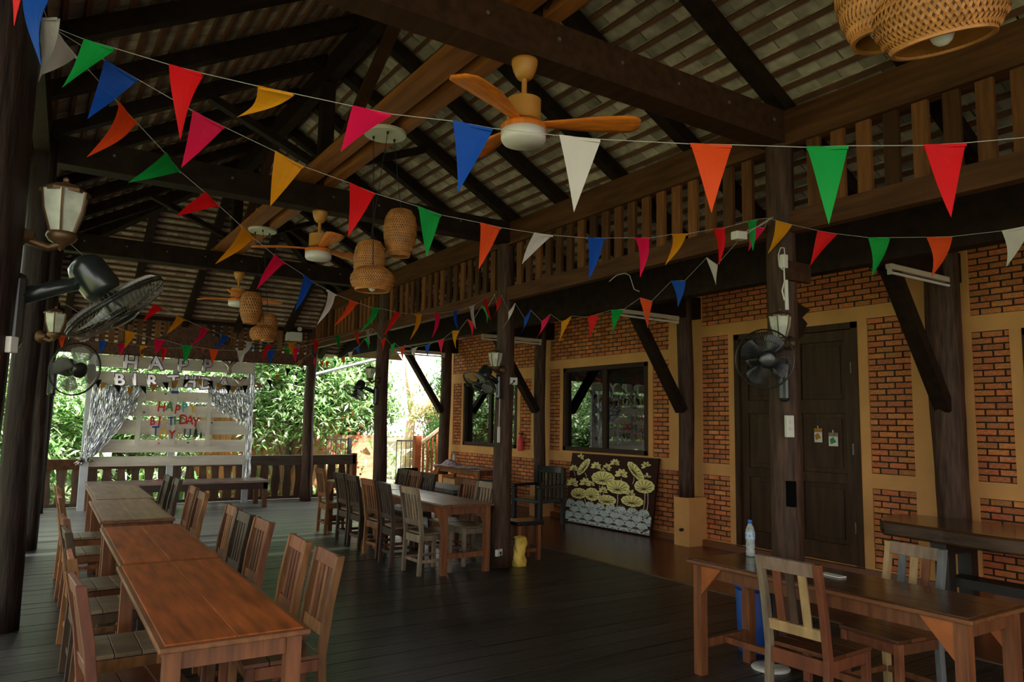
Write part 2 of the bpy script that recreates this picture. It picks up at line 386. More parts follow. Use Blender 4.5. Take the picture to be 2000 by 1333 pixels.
# ---- tie beams with king posts and braces
MB().box(.0, 4.80, -.495, -.305, 3.78, 4.03).build('rear_tie', 'beam_brown', ceil)
TIES = [(3.45, 'nearest in view, crossing above the largest ceiling fan'), (7.30, 'second in view, carrying the middle ceiling fan'), (11.15, 'third in view, carrying the farthest ceiling fan')]
for yy, w in TIES:
    t = thing('tie_beam', 'dark timber tie beam '+w, 'beam', (RX, yy, 3.78), group='tie beams of the roof')
    MB().box(.0, 4.80, yy-.095, yy+.095, 3.78, 4.03).build('beam', 'beam_brown' if yy < 7 else 'beam', t)
    MB().beam((RX, yy, 4.03), (RX, yy, ZR-.2), .13, .13, up=(0, 1, 0)).build('king_post', 'beam', t)
    for s in (-1, 1):
        MB().beam((RX+s*.05, yy, 4.25), (RX+s*1.15, yy, ZR-1.15*S-.0), .07, .10, up=(0, 1, 0)).build('strut', 'beam', t)
    MB().beam((RX, yy-.1, 4.1), (RX, yy-1.9, ZR-.2), .06, .10, up=(1, 0, 0)).build('ridge_brace', 'beam_brown', t)
    b = MB()
    for k in range(9): b.cyl((.5+k*.5, yy-.097, 3.93), (.5+k*.5, yy-.102, 3.93), .012, n=8)
    b.build('bolt', 'wire_grey', t)
# ---- plate beams and the slatted friezes between the posts
def drift(y): return .022*(y-7.35)
POSTS_R = [('E', -.4), ('D', 3.45), ('A', 7.35), ('B', 11.15), ('C', 15.0)]
PX = {k: 4.73+drift(y) if k != 'E' else 4.73 for k, y in POSTS_R}; PX['D'] = 4.68; PY = dict(POSTS_R)
sl_me = MB().box(-.016, .016, -.05, .05, -.27, .27).mesh('slat', 'slat')
FR = [('E', 'D', 'right of the door post at the picture edge'), ('D', 'A', 'between the door post and the yellow bag post'), ('A', 'B', 'behind the middle lamp cluster'), ('B', 'C', 'farthest, beside the emergency light')]
for a, b, w in FR:
    x0, x1, ya, yb = PX[a], PX[b], PY[a], PY[b]
    t = thing('slatted_frieze', 'brown slatted frieze under the roof, '+w, 'frieze', ((x0+x1)/2, (ya+yb)/2, 3.1), group='slatted friezes')
    MB().beam((x0, ya, 3.895), (x1, yb, 3.895), .11, .27).build('top_rail', 'rail', t)
    MB().beam((x0, ya, 3.17), (x1, yb, 3.17), .09, .16).build('bottom_rail', 'rail', t)
    n = int((yb-ya-.3)/.196)
    for k in range(n):
        yy = ya+.2+(k+.5)*(yb-ya-.4)/n; f = (yy-ya)/(yb-ya)
        inst('slat', sl_me, t, (x0+(x1-x0)*f, yy, 3.505), (0, 0, random.uniform(-.03, .03)))
lp = thing('left_plate_beam', 'dark plate beam along the open left side of the pavilion', 'beam', (.1, 6, 3.76))
MB().beam((-.71, -9, 3.9), (.34, 15.7, 3.9), .11, .27).build('plate', 'beam', lp)
# ---- log posts
def log(mb, x, y, z0, z1, r0, r1, n=14, seed=0, wob=.012):
    rn = random.Random(seed); m = max(6, int((z1-z0)/.22)); vs = []; fs = []
    ph = [rn.uniform(0, 6.28) for _ in range(6)]
    for i in range(m+1):
        t = i/m; z = z0+(z1-z0)*t; r = r0+(r1-r0)*t
        cx = x+wob*math.sin(2.1*z+ph[0]); cy = y+wob*math.sin(1.7*z+ph[1])
        for k in range(n):
            a = 2*math.pi*k/n
            rr = r*(1+.05*math.sin(3*a+ph[2]+z*.8)+.035*math.sin(7*a+ph[3]+z*2.2)+rn.uniform(-.02, .02))
            vs.append((cx+rr*math.cos(a), cy+rr*math.sin(a), z))
    for i in range(m):
        for k in range(n):
            a, b = i*n+k, i*n+(k+1) % n; fs.append((a, b, b+n, a+n))
    fs.append(tuple(reversed(range(n)))); fs.append(tuple(range(m*n, (m+1)*n)))
    return mb.add(vs, fs)
PL = {'E': 'dark log post behind the nearest lamp cluster, out at the right', 'D': 'dark log post behind the bottle table, carrying fan and lantern', 'A': 'dark log post beside the yellow bag at the long middle table', 'B': 'dark log post behind the far end of the middle table', 'C': 'farthest dark log post at the back railing'}
log(MB(), PX['E'], -.4, 0, 4.02, .112, .10, seed=69).build('rear_post', 'log', ceil, smooth=True)
for k, y in POSTS_R[1:]:
    t = thing('log_post', PL[k], 'post', (PX[k], y, 0), group='middle row of log posts')
    log(MB(), PX[k], y, 0, 4.02, .112, .10, seed=ord(k)).build('trunk', 'log', t, smooth=True)
    if k == 'D':
        MB().box(4.55, 4.82, 3.30, 3.335, 2.72, 2.86).build('crosspiece', 'beam_brown', t)
        MB().prism([(0, 0), (.10, .06), (.16, .16), (.10, .20), (.20, .27), (.06, .30), (0, .42)], (4.76, 3.44, 2.28), (1, 0, 0), (0, 0, 1), .03).build('carved_bracket', 'beam', t)
        MB().box(4.605, 4.632, 3.335, 3.42, 1.09, 1.27).build('mortise_block', 'deck_under', t)
LX = [(-.19, 3.3, .135, 'nearest, at the left picture edge'), (-.015, 7.0, .10, 'second, carrying the grey fan'), (.16, 10.95, .11, 'third from the left edge'), (.30, 14.85, .11, 'fourth, at the railing corner')]
for i, (x, y, r, w) in enumerate(LX):
    t = thing('log_post', 'dark log post of the left row, '+w, 'post', (x, y, 0), group='left row of log posts')
    log(MB(), x, y, 0, 3.9, r, r*.95, seed=50+i).build('trunk', 'log_shaded', t, smooth=True)
HP = [(3.85, .165, 'thick dark log post on plaster plinth behind the thick slab table', .60), (7.42, .108, 'dark log post on plaster plinth between door and lotus panel', .66), (10.98, .105, 'dark log post against the house between the two windows', .6), (14.62, .12, 'dark log post at the far corner of the house by the stairs', .5)]
for i, (y, r, w, pz) in enumerate(HP):
    t = thing('house_post', w, 'post', (7.82, y, 0), group='posts along the house wall')
    log(MB(), 7.84, y, pz, 3.62, r*.9 if i == 0 else r, r, seed=80+i).build('trunk', 'log', t, smooth=True)
    MB().box(7.74, 8.09, y-.14, y+.14, 0, pz).build('plinth', 'plaster', t)
    if i < 2: MB().cyl((7.75, y-.02, .22), (7.69, y-.02, .22), .022, n=8).build('pipe_stub', 'black', t)
    MB().beam((7.74, y-.02, 1.86), (6.82, y-.02, 3.2), .11, .15, up=(0, 1, 0)).build('brace', 'beam', t)
    MB().box(6.05, 8.1, y-.08, y+.08, 3.19, 3.50).build('cross_beam', 'beam', t)
# ---- valley gutter and roof over the walkway
gt = thing('valley_gutter', 'dark boxed valley gutter beam over the tiled walkway', 'beam', (6, 7, 3))
MB().box(5.72, 5.80, Y0, Y1, 3.01, 3.40).build('front_board', 'beam', gt)
MB().box(5.80, 6.5, Y0, Y1, 3.33, 3.37).build('trough', 'beam', gt)
MB().box(6.46, 6.60, Y0, Y1, 3.18, 3.56).build('back_beam', 'beam', gt)
pr = thing('porch_roof', 'dark sloping underside of the house eaves above the walkway', 'roof', (7.3, 7, 3.6), kind='structure')
MB().beam((6.5, 3.3, 3.62), (8.6, 3.3, 4.5), 24.9, .06, up=(-.4, 0, 1)).build('soffit', 'beam', pr)
# ---- gable end at the back
ga = thing('gable_end', 'carved brown gable screen with slats closing the far end of the roof', 'gable', (2.5, 15.0, 2.75))
MB().box(.3, 4.85, 14.9, 15.02, 2.74, 2.96).build('carved_beam', 'carved', ga)
MB().box(.3, 4.85, 14.9, 15.02, 3.42, 3.62).build('beam', 'beam', ga)
for k in range(30):
    x = .42+k*.15
    MB().box(x, x+.095, 14.95, 14.98, 2.96, 3.42).build('slat', 'slat', ga)
cp = [(-.75, 0), (.75, 0), (.72, .08), (.55, .12), (.50, .22), (.34, .26), (.30, .40), (.16, .46), (.10, .60), (0, .78), (-.10, .60), (-.16, .46), (-.30, .40), (-.34, .26), (-.50, .22), (-.55, .12), (-.72, .08)]
co = MB().prism(cp, (2.55, 14.94, 2.96), (1, 0, 0), (0, 0, 1), .035).build('carved_crest', 'carved', ga)
sc_ = MB()
for k in range(26):
    a = random.uniform(-.6, .6); b = random.uniform(.03, max(.05, .62-abs(a)*.9)); r = random.uniform(.03, .06)
    sc_.tube([(2.55+a+r*(1-j/9)*math.cos(j*.75), 14.90, 2.96+b+r*(1-j/9)*math.sin(j*.75)) for j in range(9)], .009, 5)
sc_.build('scrollwork', 'carved', co)
# ---- the brick house wall
HX = 8.10
wr = thing('wall_right', 'brick infill house wall with ochre plaster framing', 'wall', (HX, 7.5, 0), kind='structure')
PANELS = [(4.335, 4.83, 1.15, 2.925), (4.335, 4.83, .10, .985), (6.855, 7.34, 1.137, 2.918), (6.855, 7.34, .10, .976),
          (3.355, 3.71, 1.146, 2.66), (1.0, 3.71, .10, .983), (.6, 3.71, 2.83, 3.62), (4.47, 7.335, 3.08, 3.62),
          (7.985, 8.33, 1.17, 2.64), (10.70, 11.01, 1.17, 2.64), (7.985, 11.01, 2.80, 3.62), (7.70, 11.01, .10, .99),
          (11.60, 11.98, 1.15, 2.5), (14.30, 14.68, 1.15, 2.5), (11.35, 14.72, 2.72, 3.62), (11.35, 14.72, .10, .99)]
OPEN = [(4.95, 6.75, .09, 2.905), (8.435, 10.59, 1.18, 2.64), (12.09, 14.20, 1.15, 2.50), (1.3, 3.24, 1.146, 2.66)]
ys = sorted({-9, 14.98} | {v for p in PANELS+OPEN for v in p[:2]}); zs = sorted({0, 4.4} | {v for p in PANELS+OPEN for v in p[2:]})
pl = MB()
def inside(y, z, L): return any(a < y < b and c < z < d for a, b, c, d in L)
for za, zb in zip(zs, zs[1:]):
    run = None
    for ya, yb in zip(ys+[99], ys[1:]+[100, 101]):
        ok = ya < 14.97 and not inside((ya+yb)/2, (za+zb)/2, PANELS+OPEN)
        if ok: run = (run[0] if run else ya, yb)
        elif run: pl.box(HX-.015, HX+.16, run[0], run[1], za, zb); run = None
pl.build('plaster_frame', 'plaster', wr)
mo = MB()
for a, b, c, d in PANELS: mo.box(HX+.006, HX+.15, a, b, c, d)
mo.build('mortar', 'mortar', wr)
BL, BH, BG = .190, .0515, .0155
br_me = MB().box(-.5, .5, -.5, .5, -.5, .5).mesh('brick', 'brick')
bricks = []
for pi, (a, b, c, d) in enumerate(PANELS):
    n = max(1, round((d-c)/(BH+BG))); h = (d-c)/n
    for i in range(n):
        y = b+(-.0 if i % 2 else .5*(BL+BG))
        while y > a+.01:
            y1 = min(b, y); y0_ = max(a, y-BL)
            if y1-y0_ > .02: bricks.append((y0_+.003, y1-.003, c+i*h+BG/2, c+(i+1)*h-BG/2))
            y -= BL+BG
def seen(y, z):
    d = Vector((HX, y, z-CAM_H)); w = d.dot(fw); px, py = 1000+F_PX*d.dot(rt)/w, 666.5-F_PX*d.dot(up)/w
    return px < 1995 and 480 < py < 1085 and not (1505 < px < 1565)
bricks.sort(key=lambda q: (not seen((q[0]+q[1])/2, (q[2]+q[3])/2), (q[0]+q[1])/2))
rest = MB()
for k, (a, b, c, d) in enumerate(bricks):
    pr_ = random.uniform(.0, .006)
    if k < 330: inst('brick', br_me, wr, (HX+.03-pr_, (a+b)/2, (c+d)/2), (0, 0, 0), (.06, b-a, d-c))
    else: rest.box(HX-pr_, HX+.06, a, b, c, d)
rest_o = rest.build('brick_field', 'brick', wr, kind='stuff')
# per-brick tone in the joined field comes from its islands
nt = MT['brick'].copy(); nt.name = 'brick_islands'; MT['brick_islands'] = nt
hs = [n for n in nt.node_tree.nodes if n.type == 'HUE_SAT'][0]
for n in nt.node_tree.nodes:
    if n.type == 'OBJECT_INFO':
        ge = nt.node_tree.nodes.new('ShaderNodeNewGeometry')
        for l in list(n.outputs['Random'].links): nt.node_tree.links.new(ge.outputs['Random Per Island'], l.to_socket)
rest_o.data.materials[0] = nt
mt2 = MT['tile'].copy(); mt2.name = 'tile_islands'
for n in mt2.node_tree.nodes:
    if n.type == 'OBJECT_INFO':
        ge = mt2.node_tree.nodes.new('ShaderNodeNewGeometry')
        for l in list(n.outputs['Random'].links): mt2.node_tree.links.new(ge.outputs['Random Per Island'], l.to_socket)
for o in bpy.data.objects:
    if o.name.startswith('tile_field'): o.data.materials[0] = mt2
MB().box(HX+.2, 13, 14.82, 14.98, -.4, 4.4).build('end_wall', 'plaster', wr)
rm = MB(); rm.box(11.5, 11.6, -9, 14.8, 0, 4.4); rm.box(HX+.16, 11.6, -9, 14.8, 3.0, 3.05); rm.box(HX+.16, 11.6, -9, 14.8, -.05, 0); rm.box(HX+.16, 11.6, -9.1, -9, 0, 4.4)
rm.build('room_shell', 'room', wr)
bb = MB().box(HX-.10, HX-.015, .4, 14.98, 0, .085).build('baseboard_right', 'floor_tile'); tag(bb, 'low brown skirting ledge along the foot of the brick house', 'skirting', kind='structure')
# ---- door
dr = thing('door_1', 'dark brown double panelled wooden door in the brick house', 'door', (HX, 5.85, .09), kind='structure')
fr = MB(); fr.box(HX-.03, HX+.12, 4.95, 5.03, .09, 2.905); fr.box(HX-.03, HX+.12, 6.67, 6.75, .09, 2.905); fr.box(HX-.03, HX+.12, 4.95, 6.75, 2.83, 2.905)
fr.build('door_frame', 'door', dr)
for a, b in ((5.035, 5.845), (5.855, 6.665)):
    lf = thing('door_leaf', None, None, (HX, (a+b)/2, .1), parent=dr)
    m = MB(); m.box(HX+.01, HX+.06, a, a+.11, .1, 2.825); m.box(HX+.01, HX+.06, b-.11, b, .1, 2.825)
    for z0, z1 in ((.1, .30), (1.0, 1.12), (1.83, 2.0), (2.70, 2.825)): m.box(HX+.01, HX+.06, a+.11, b-.11, z0, z1)
    m.build('stiles', 'door', lf, bevel=.004)
    for z0, z1 in ((.30, 1.0), (1.12, 1.83), (2.0, 2.70)):
        p = MB(); p.box(HX+.035, HX+.05, a+.11, b-.11, z0, z1)
        p.box(HX+.022, HX+.04, a+.17, b-.17, z0+.06, z1-.06); p.build('door_panel', 'door', lf, bevel=.004)
hg = MB()
for z in (.45, 1.35, 2.3): hg.cyl((HX-.032, 5.035, z), (HX-.032, 5.035, z+.13), .010, n=8)
hg.build('hinge', 'wire_grey', dr)
# ---- windows
def window(n, a, b, c, d, lab, curt):
    w = thing('window_%d' % n, lab, 'window', (HX, (a+b)/2, c), kind='structure')
    m = MB(); t = .075
    m.box(HX-.03, HX+.1, a, b, c, c+t); m.box(HX-.03, HX+.1, a, b, d-t, d); m.box(HX-.03, HX+.1, a, a+t, c, d); m.box(HX-.03, HX+.1, b-t, b, c, d)
    m.build('window_frame', 'win_frame', w, bevel=.005)
    mid = (a+b)/2-.04
    MB().box(HX-.015, HX+.08, mid-.05, mid+.05, c+t, d-t).build('mullion', 'win_frame', w)
    MB().box(HX+.018, HX+.024, a+t, mid-.05, c+t, d-t).build('pane', 'glass', w)
    MB().box(HX+.038, HX+.044, mid+.05, b-t, c+t, d-t).build('pane', 'glass', w)
    for ca, cb in curt:
        MB().grid(lambda u, v: (HX+.24+.03*math.sin(u*(cb-ca)*42), ca+(cb-ca)*u, c+(d-c)*v), 90, 2).build('curtain', 'curtain', w, smooth=True)
    return w
window(1, 8.435, 10.59, 1.18, 2.64, 'wide dark framed sliding window above the lotus panel', [(8.5, 9.45)])
w2 = window(2, 12.09, 14.20, 1.15, 2.50, 'far dark framed sliding window behind the yellow bag post', [(12.1, 13.0)])
MB().box(HX+.10, HX+.11, 13.55, 13.78, 1.25, 2.0).build('sign_sheet', 'l_teal', w2, label='pale turquoise strip hanging inside the glass')
window(3, 1.3, 3.24, 1.146, 2.66, 'window cut by the right picture edge above the slab table', [])
# ================================================================== FURNITURE
def table(name, label, x0, x1, y0, y1, h, top, leg, group, brackets=False, edge='table_edge', yaw=0, stretch=True, planks=2):
    cx, cy = (x0+x1)/2, (y0+y1)/2; hw, hl = (x1-x0)/2, (y1-y0)/2
    t = thing(name, label, 'table', (cx, cy, 0), yaw, group)
    lm = MB().box(-.032, .032, -.032, .032, 0, h-.03).mesh('leg', leg)
    for sx in (-1, 1):
        for sy in (-1, 1):
            o = bpy.data.objects.new('leg', lm); COL.objects.link(o); o.parent = t; o.location = (sx*(hw-.06), sy*(hl-.07), 0)
    e = MB(); e.box(-hw, hw, -hl, hl, h-.03, h-.006); e.build('top_frame', edge, t, world=False, bevel=.006)
    xs = [-hw+.025]+[(-hw+.025)+(2*hw-.05)*k/planks+random.uniform(-.03, .03) for k in range(1, planks)]+[hw-.025]
    for a, b in zip(xs, xs[1:]): MB().box(a+.0015, b-.0015, -hl+.03, hl-.03, h-.02, h).build('top_board', top, t, world=False, bevel=.002)
    ap = MB()
    for s in (-1, 1):
        ap.box(s*(hw-.06)-.012, s*(hw-.06)+.012, -hl+.1, hl-.1, h-.11, h-.03); ap.box(-hw+.09, hw-.09, s*(hl-.07)-.012, s*(hl-.07)+.012, h-.11, h-.03)
    ap.build('apron', leg, t, world=False)
    if stretch:
        for s in (-1, 1): MB().box(-hw+.09, hw-.09, s*(hl-.07)-.014, s*(hl-.07)+.014, .17, .225).build('stretcher', leg, t, world=False)
        MB().box(-.02, .02, -hl+.07, hl-.07, .175, .215).build('stretcher', leg, t, world=False)
    if brackets:
        for sx in (-1, 1):
            for sy in (-1, 1):
                MB().prism([(0, 0), (.17, 0), (0, -.19)], (sx*(hw-.06)-.009, sy*(hl-.102), h-.035), (0, -sy, 0), (0, 0, 1), .018*(-1 if sy < 0 else 1)).build('corner_bracket', 'bracket', t, world=False)
    return t
def dr2(y): return .022*(y-3.3)
GT = 'tables of the long left row'
table('dining_table', 'orange brown wooden table nearest the camera in the left row', .525, 1.13, 3.25, 5.14, .75, 'table', 'table_leg', GT, yaw=-.015)
table('dining_table', 'worn brown wooden table second from the camera in the left row', .575, 1.17, 5.155, 6.93, .75, 'table', 'table_leg', GT, yaw=-.015)
table('dining_table', 'dusty brown wooden table third from the camera in the left row', .635, 1.23, 7.30, 9.14, .75, 'table_grey', 'table_leg', GT, yaw=-.02)
table('dining_table', 'dusty brown wooden table at the stage end of the left row', .715, 1.31, 9.16, 10.97, .75, 'table_grey', 'table_leg', GT, yaw=-.02)
table('dining_table', 'wooden table with pale worn top beside the yellow bag post', 3.84, 4.50, 7.15, 9.05, .75, 'table_grey', 'table_leg', 'middle tables', True, planks=3)
table('dining_table', 'far wooden table behind the middle row of slatted chairs', 3.88, 4.54, 9.07, 10.95, .75, 'table_grey', 'table_leg', 'middle tables', True, planks=3)
table('dining_table', 'dark varnished table with water bottle at the right front', 3.86, 4.47, 1.83, 3.66, .75, 'table_dark', 'table_leg', 'front tables', True, planks=3)
def chair(name, label, x, y, rz, wood='chair', seat='seat', slats=4, group=None, mats=None, wd=.40):
    t = thing(name, label, 'chair', (x, y, 0), rz, group)
    hw = wd/2-.02
    def part(mb, n, m): return mb.build(n, m, t, world=False, bevel=.003)
    for s in (-1, 1):
        p = MB(); pts = [(-.205, 0), (-.185, .43), (-.215, .68), (-.265, .93)]
        vs = []
        for (yy, zz) in pts: vs += [(s*hw-.018, yy-.022, zz), (s*hw+.018, yy-.022, zz), (s*hw+.018, yy+.022, zz), (s*hw-.018, yy+.022, zz)]
        fs = [(3, 2, 1, 0), (12, 13, 14, 15)]+[(4*i+k, 4*i+(k+1) % 4, 4*i+4+(k+1) % 4, 4*i+4+k) for i in range(3) for k in range(4)]
        part(p.add(vs, fs), 'back_leg', (mats or {}).get('post%d' % s, wood))
        part(MB().box(s*hw-.02, s*hw+.02, .155, .195, 0, .425), 'front_leg', wood)
        part(MB().box(s*hw-.011, s*hw+.011, -.18, .16, .36, .42), 'side_rail', wood)
        part(MB().box(s*hw-.011, s*hw+.011, -.18, .16, .13, .165), 'stretcher', wood)
    part(MB().box(-hw+.02, hw-.02, .164, .186, .36, .42), 'front_rail', wood)
    part(MB().box(-hw+.02, hw-.02, -.198, -.176, .34, .42), 'rear_rail', wood)
    part(MB().box(-hw+.02, hw-.02, -.198, -.178, .13, .165), 'stretcher', wood)
    sp = thing('seat', None, None, (0, 0, .425)); sp.parent = t
    for k in range(3): MB().box(-wd/2, wd/2, -.17+k*.127, -.17+(k+1)*.127-.003, 0, .022).build('seat_board', seat, sp, world=False, bevel=.003)
    part(MB().beam((-hw+.016, -.2575, .893), (hw-.016, -.2575, .893), .026, .075, up=(0, -.2, 1)), 'top_rail', (mats or {}).get('top', wood))
    part(MB().beam((-hw+.016, -.200, .55), (hw-.016, -.200, .55), .024, .06, up=(0, -.15, 1)), 'lower_rail', (mats or {}).get('low', wood))
    for k in range(slats):
        xx = (-hw+.02)+(2*hw-.04)*(k+1)/(slats+1); w = .05 if slats < 4 else .038
        part(MB().beam((xx, -.204, .57), (xx, -.252, .865), w, .014, up=(0, 1, 0)), 'back_slat', (mats or {}).get(k, wood))
    return t
GR, GL = 'chairs along the right side of the left table row', 'chairs along the left side of the left table row'
RY = [(4.04, 'chair', 'seat', 'nearest the camera'), (4.56, 'chair', 'seat', 'second nearest the camera'), (5.46, 'chair', 'seat', 'third nearest the camera'), (5.92, 'chair_dark', 'seat', 'greenish dark, fourth from the camera'), (6.40, 'chair', 'seat', 'fifth from the camera'), (7.72, 'chair', 'seat', 'sixth from the camera'), (8.34, 'chair', 'seat', 'seventh from the camera'), (9.43, 'chair_dark', 'seat', 'eighth from the camera'), (10.0, 'chair_dark', 'seat', 'farthest, by the stage')]
for yy, m, s, w in RY: chair('dining_chair', 'brown slat back chair right of the left tables, '+w, 1.17+dr2(yy)*.9+random.uniform(-.02, .02), yy, R_(90)+random.uniform(-.05, .05), m, s, 4, GR)
LY = [(3.88, 'chair_red', 'seat', 'nearest, with broad reddish seat'), (4.55, 'chair', 'seat_old', 'second from the camera'), (5.55, 'chair_dark', 'seat_old', 'third from the camera'), (6.25, 'chair', 'seat_old', 'fourth from the camera'), (7.8, 'chair', 'seat_old', 'fifth from the camera'), (8.75, 'chair', 'seat_old', 'sixth, in dappled light')]
for yy, m, s, w in LY: chair('dining_chair', 'slat back chair left of the left tables, '+w, .50+dr2(yy)*.9, yy, R_(-90)+random.uniform(-.06, .06), m, s, 4, GL)
G5 = 'chairs around the middle tables'
for yy, m, s, w, x in [(10.75, 'chair', 'seat_old', 'farthest, orange brown and pulled out', 3.98), (9.78, 'chair_dark', 'seat_old', 'fifth from the camera', 3.92), (9.34, 'chair_dark', 'seat_old', 'fourth from the camera', 3.92), (8.66, 'chair', 'seat_old', 'third from the camera', 3.87), (8.03, 'chair_dark', 'seat_old', 'second from the camera, near black', 3.80), (7.50, 'chair_old', 'seat_old', 'nearest, bleached pale wood', 3.86)]:
    chair('dining_chair', 'slat back chair left of the middle tables, '+w, x, yy, R_(-90)+random.uniform(-.08, .08), m, s, 4, G5)
for yy, m, s, w in [(10.25, 'chair_dark', 'seat_old', 'farthest'), (9.80, 'chair', 'seat_old', 'fourth from the bag post'), (9.36, 'chair_dark', 'seat_old', 'third from the bag post'), (8.18, 'chair', 'seat_old', 'second from the bag post'), (7.74, 'chair_old', 'seat_old', 'greenish, closest to the bag post')]:
    chair('dining_chair', 'slat back chair right of the middle tables, '+w, 4.50+drift(yy), yy, R_(90)+random.uniform(-.06, .06), m, s, 4, G5)
chair('dining_chair', 'mixed wood chair with back towards the camera at the bottle table', 3.83, 2.645, R_(-90)+.03, 'chair_red', 'seat', 3, 'chairs at the bottle table', {'top': 'chair_old', 0: 'chair_red', 1: 'chair_dark', 2: 'chair_light', 'low': 'chair_light', 'post-1': 'chair_old'})
chair('dining_chair', 'patchwork chair facing the camera behind the bottle table', 4.49, 2.60, R_(90)-.12, 'chair', 'seat', 3, 'chairs at the bottle table', {'top': 'chair_old', 0: 'chair', 1: 'chair_light', 2: 'chair_grey', 'post-1': 'chair_grey', 'post1': 'chair_light'})
# ---- thick slab table at the right edge
t = thing('slab_table', 'thick live edge hardwood slab table at the right edge', 'table', (7.2, 3.1, 0))
MB().prism([(6.78, 3.80), (6.80, 3.98), (7.0, 4.12), (7.3, 4.22), (7.55, 4.2), (7.64, 4.0), (7.66, 3.2), (7.66, 1.9), (6.70, 1.9), (6.72, 2.5), (6.66, 3.0), (6.74, 3.4)][::-1], (0, 0, .80), (1, 0, 0), (0, 1, 0), -.133).build('slab_top', 'slab', t, bevel=.02)
for y in (3.5, 2.2):
    MB().box(6.85, 7.45, y-.07, y+.07, .56, .665).build('bearer', 'slab_leg', t)
    for x in (6.9, 7.3): MB().box(x, x+.12, y-.06, y+.06, 0, .56).build('leg', 'slab_leg', t)
MB().box(6.98, 7.22, 2.2, 3.5, .28, .36).build('stretcher', 'slab_leg', t)
# ---- far things beside the house
t = table('side_table', 'long wooden table with purple cloth under the far window', 7.20, 7.74, 12.0, 13.9, .75, 'table_grey', 'table_leg', None, True)
c = MB().grid(lambda u, v: (7.16+.5*v, 12.35+1.5*u, .757+.006*math.sin(u*19+v*7)), 30, 10).build('table_cloth', 'cloth_purple', smooth=True); tag(c, 'purple patterned cloth spread over the far window table', 'cloth')
b = MB()
b.grid(lambda u, v: (7.42+.30*(u-.5)+.02*math.sin(v*9), 13.55+.55*(v-.5), .76+.10*math.sin(math.pi*u)*math.sin(math.pi*v)*(1+.25*math.sin(u*11+v*17))), 16, 16)
tag(b.build('folded_cloth', 'cloth_purple', smooth=True), 'crumpled mauve cloth heap on the far window table', 'cloth')
def bottle(name, label, x, y, z, sc=1.0, lab='label_blue'):
    t = thing(name, label, 'bottle', (x, y, z))
    pr = [(.028, 0), (.032, .006), (.032, .03), (.029, .05), (.032, .07), (.030, .10), (.0325, .115), (.0325, .165), (.030, .18), (.024, .20), (.0145, .218), (.0125, .228)]
    MB().lathe([(r*sc, h*sc) for r, h in pr], (x, y, z), 20).build('bottle_body', 'water', t, smooth=True)
    MB().lathe([(.0331*sc, .118*sc), (.0331*sc, .163*sc)], (x, y, z), 20, cap=False).build('paper_label', lab, t, smooth=True)
    MB().lathe([(.0148*sc, .226*sc), (.0148*sc, .246*sc), (.013*sc, .249*sc)], (x, y, z), 14).build('cap', 'bottle_blue', t, smooth=True)
bottle('water_bottle', 'clear water bottle with blue label on the dark front table', 4.33, 3.50, .751, 1.0)
bottle('water_bottle', 'small clear bottle on the far window table', 7.62, 13.75, .76, 1.0, 'water')
t = thing('cardboard_box', 'tan cardboard box under the far window table', 'box', (7.5, 13.4, 0))
MB().box(7.32, 7.70, 13.15, 13.65, 0, .50).build('box_body', 'card', t); MB().box(7.315, 7.705, 13.36, 13.42, .5, .503).build('packing_tape', 'bracket', t)
t = thing('bench', 'low dark bench with pale edge behind the middle chairs', 'bench', (6.3, 11.8, 0))
MB().box(6.05, 6.6, 10.9, 12.9, .46, .52).build('bench_top', 'rail_grey', t); MB().box(6.08, 6.57, 10.95, 12.85, .2, .46).build('bench_body', 'stool_black', t)
for y in (11.0, 12.7):
    for x in (6.1, 6.47): MB().box(x, x+.08, y, y+.08, 0, .2).build('leg', 'slab_leg', t)
def armchair(label, x, y, rz):
    t = thing('armchair', label, 'armchair', (x, y, 0), rz, 'black armchairs by the house wall')
    w = .30
    for sx in (-1, 1):
        for yy in (-.27, .27): MB().box(sx*w-.03, sx*w+.03, yy-.03, yy+.03, 0, .62 if yy > 0 else .92).build('leg', 'slab_leg', t, world=False)
        MB().box(sx*w-.04, sx*w+.04, -.28, .33, .60, .65).build('armrest', 'stool_black', t, world=False, bevel=.01)
    MB().box(-w, w, -.27, .30, .36, .42).build('seat', 'stool_black', t, world=False, bevel=.01)
    MB().box(-w, w, -.30, -.25, .82, .93).build('top_rail', 'stool_black', t, world=False, bevel=.01)
    for k in range(6): MB().box(-w+.07+k*.09, -w+.11+k*.09, -.29, -.26, .42, .82).build('back_slat', 'slab_leg', t, world=False)
armchair('black wooden armchair beside the left edge of the lotus panel', 7.25, 10.15, R_(100))
armchair('black wooden armchair half hidden behind the yellow bag post', 6.75, 10.9, R_(60))
t = thing('low_stool', 'small stool with black glossy seat behind the yellow bag', 'stool', (5.22, 7.62, 0))
MB().box(5.02, 5.42, 7.45, 7.79, .42, .47).build('seat', 'stool_black', t, bevel=.015)
for x in (5.05, 5.34):
    for y in (7.48, 7.71): MB().box(x, x+.045, y, y+.045, 0, .42).build('leg', 'table_leg', t)
MB().box(5.07, 5.37, 7.50, 7.52, .10, .14).build('stretcher', 'table_leg', t)
# black open screen on the far bench
t = thing('laptop', 'black open laptop above the middle row chairs by the stairs', 'laptop', (6.2, 12.6, .52))
MB().obox((6.23, 12.60, .535), (.17, 0, 0), (0, .12, 0), (0, 0, .010)).build('keyboard_base', 'wire_grey', t)
MB().obox((6.14, 12.74, .66), (.17, .0, 0), (0, .05, .11), (0, .006, -.003)).build('screen', 'stool_black', t)
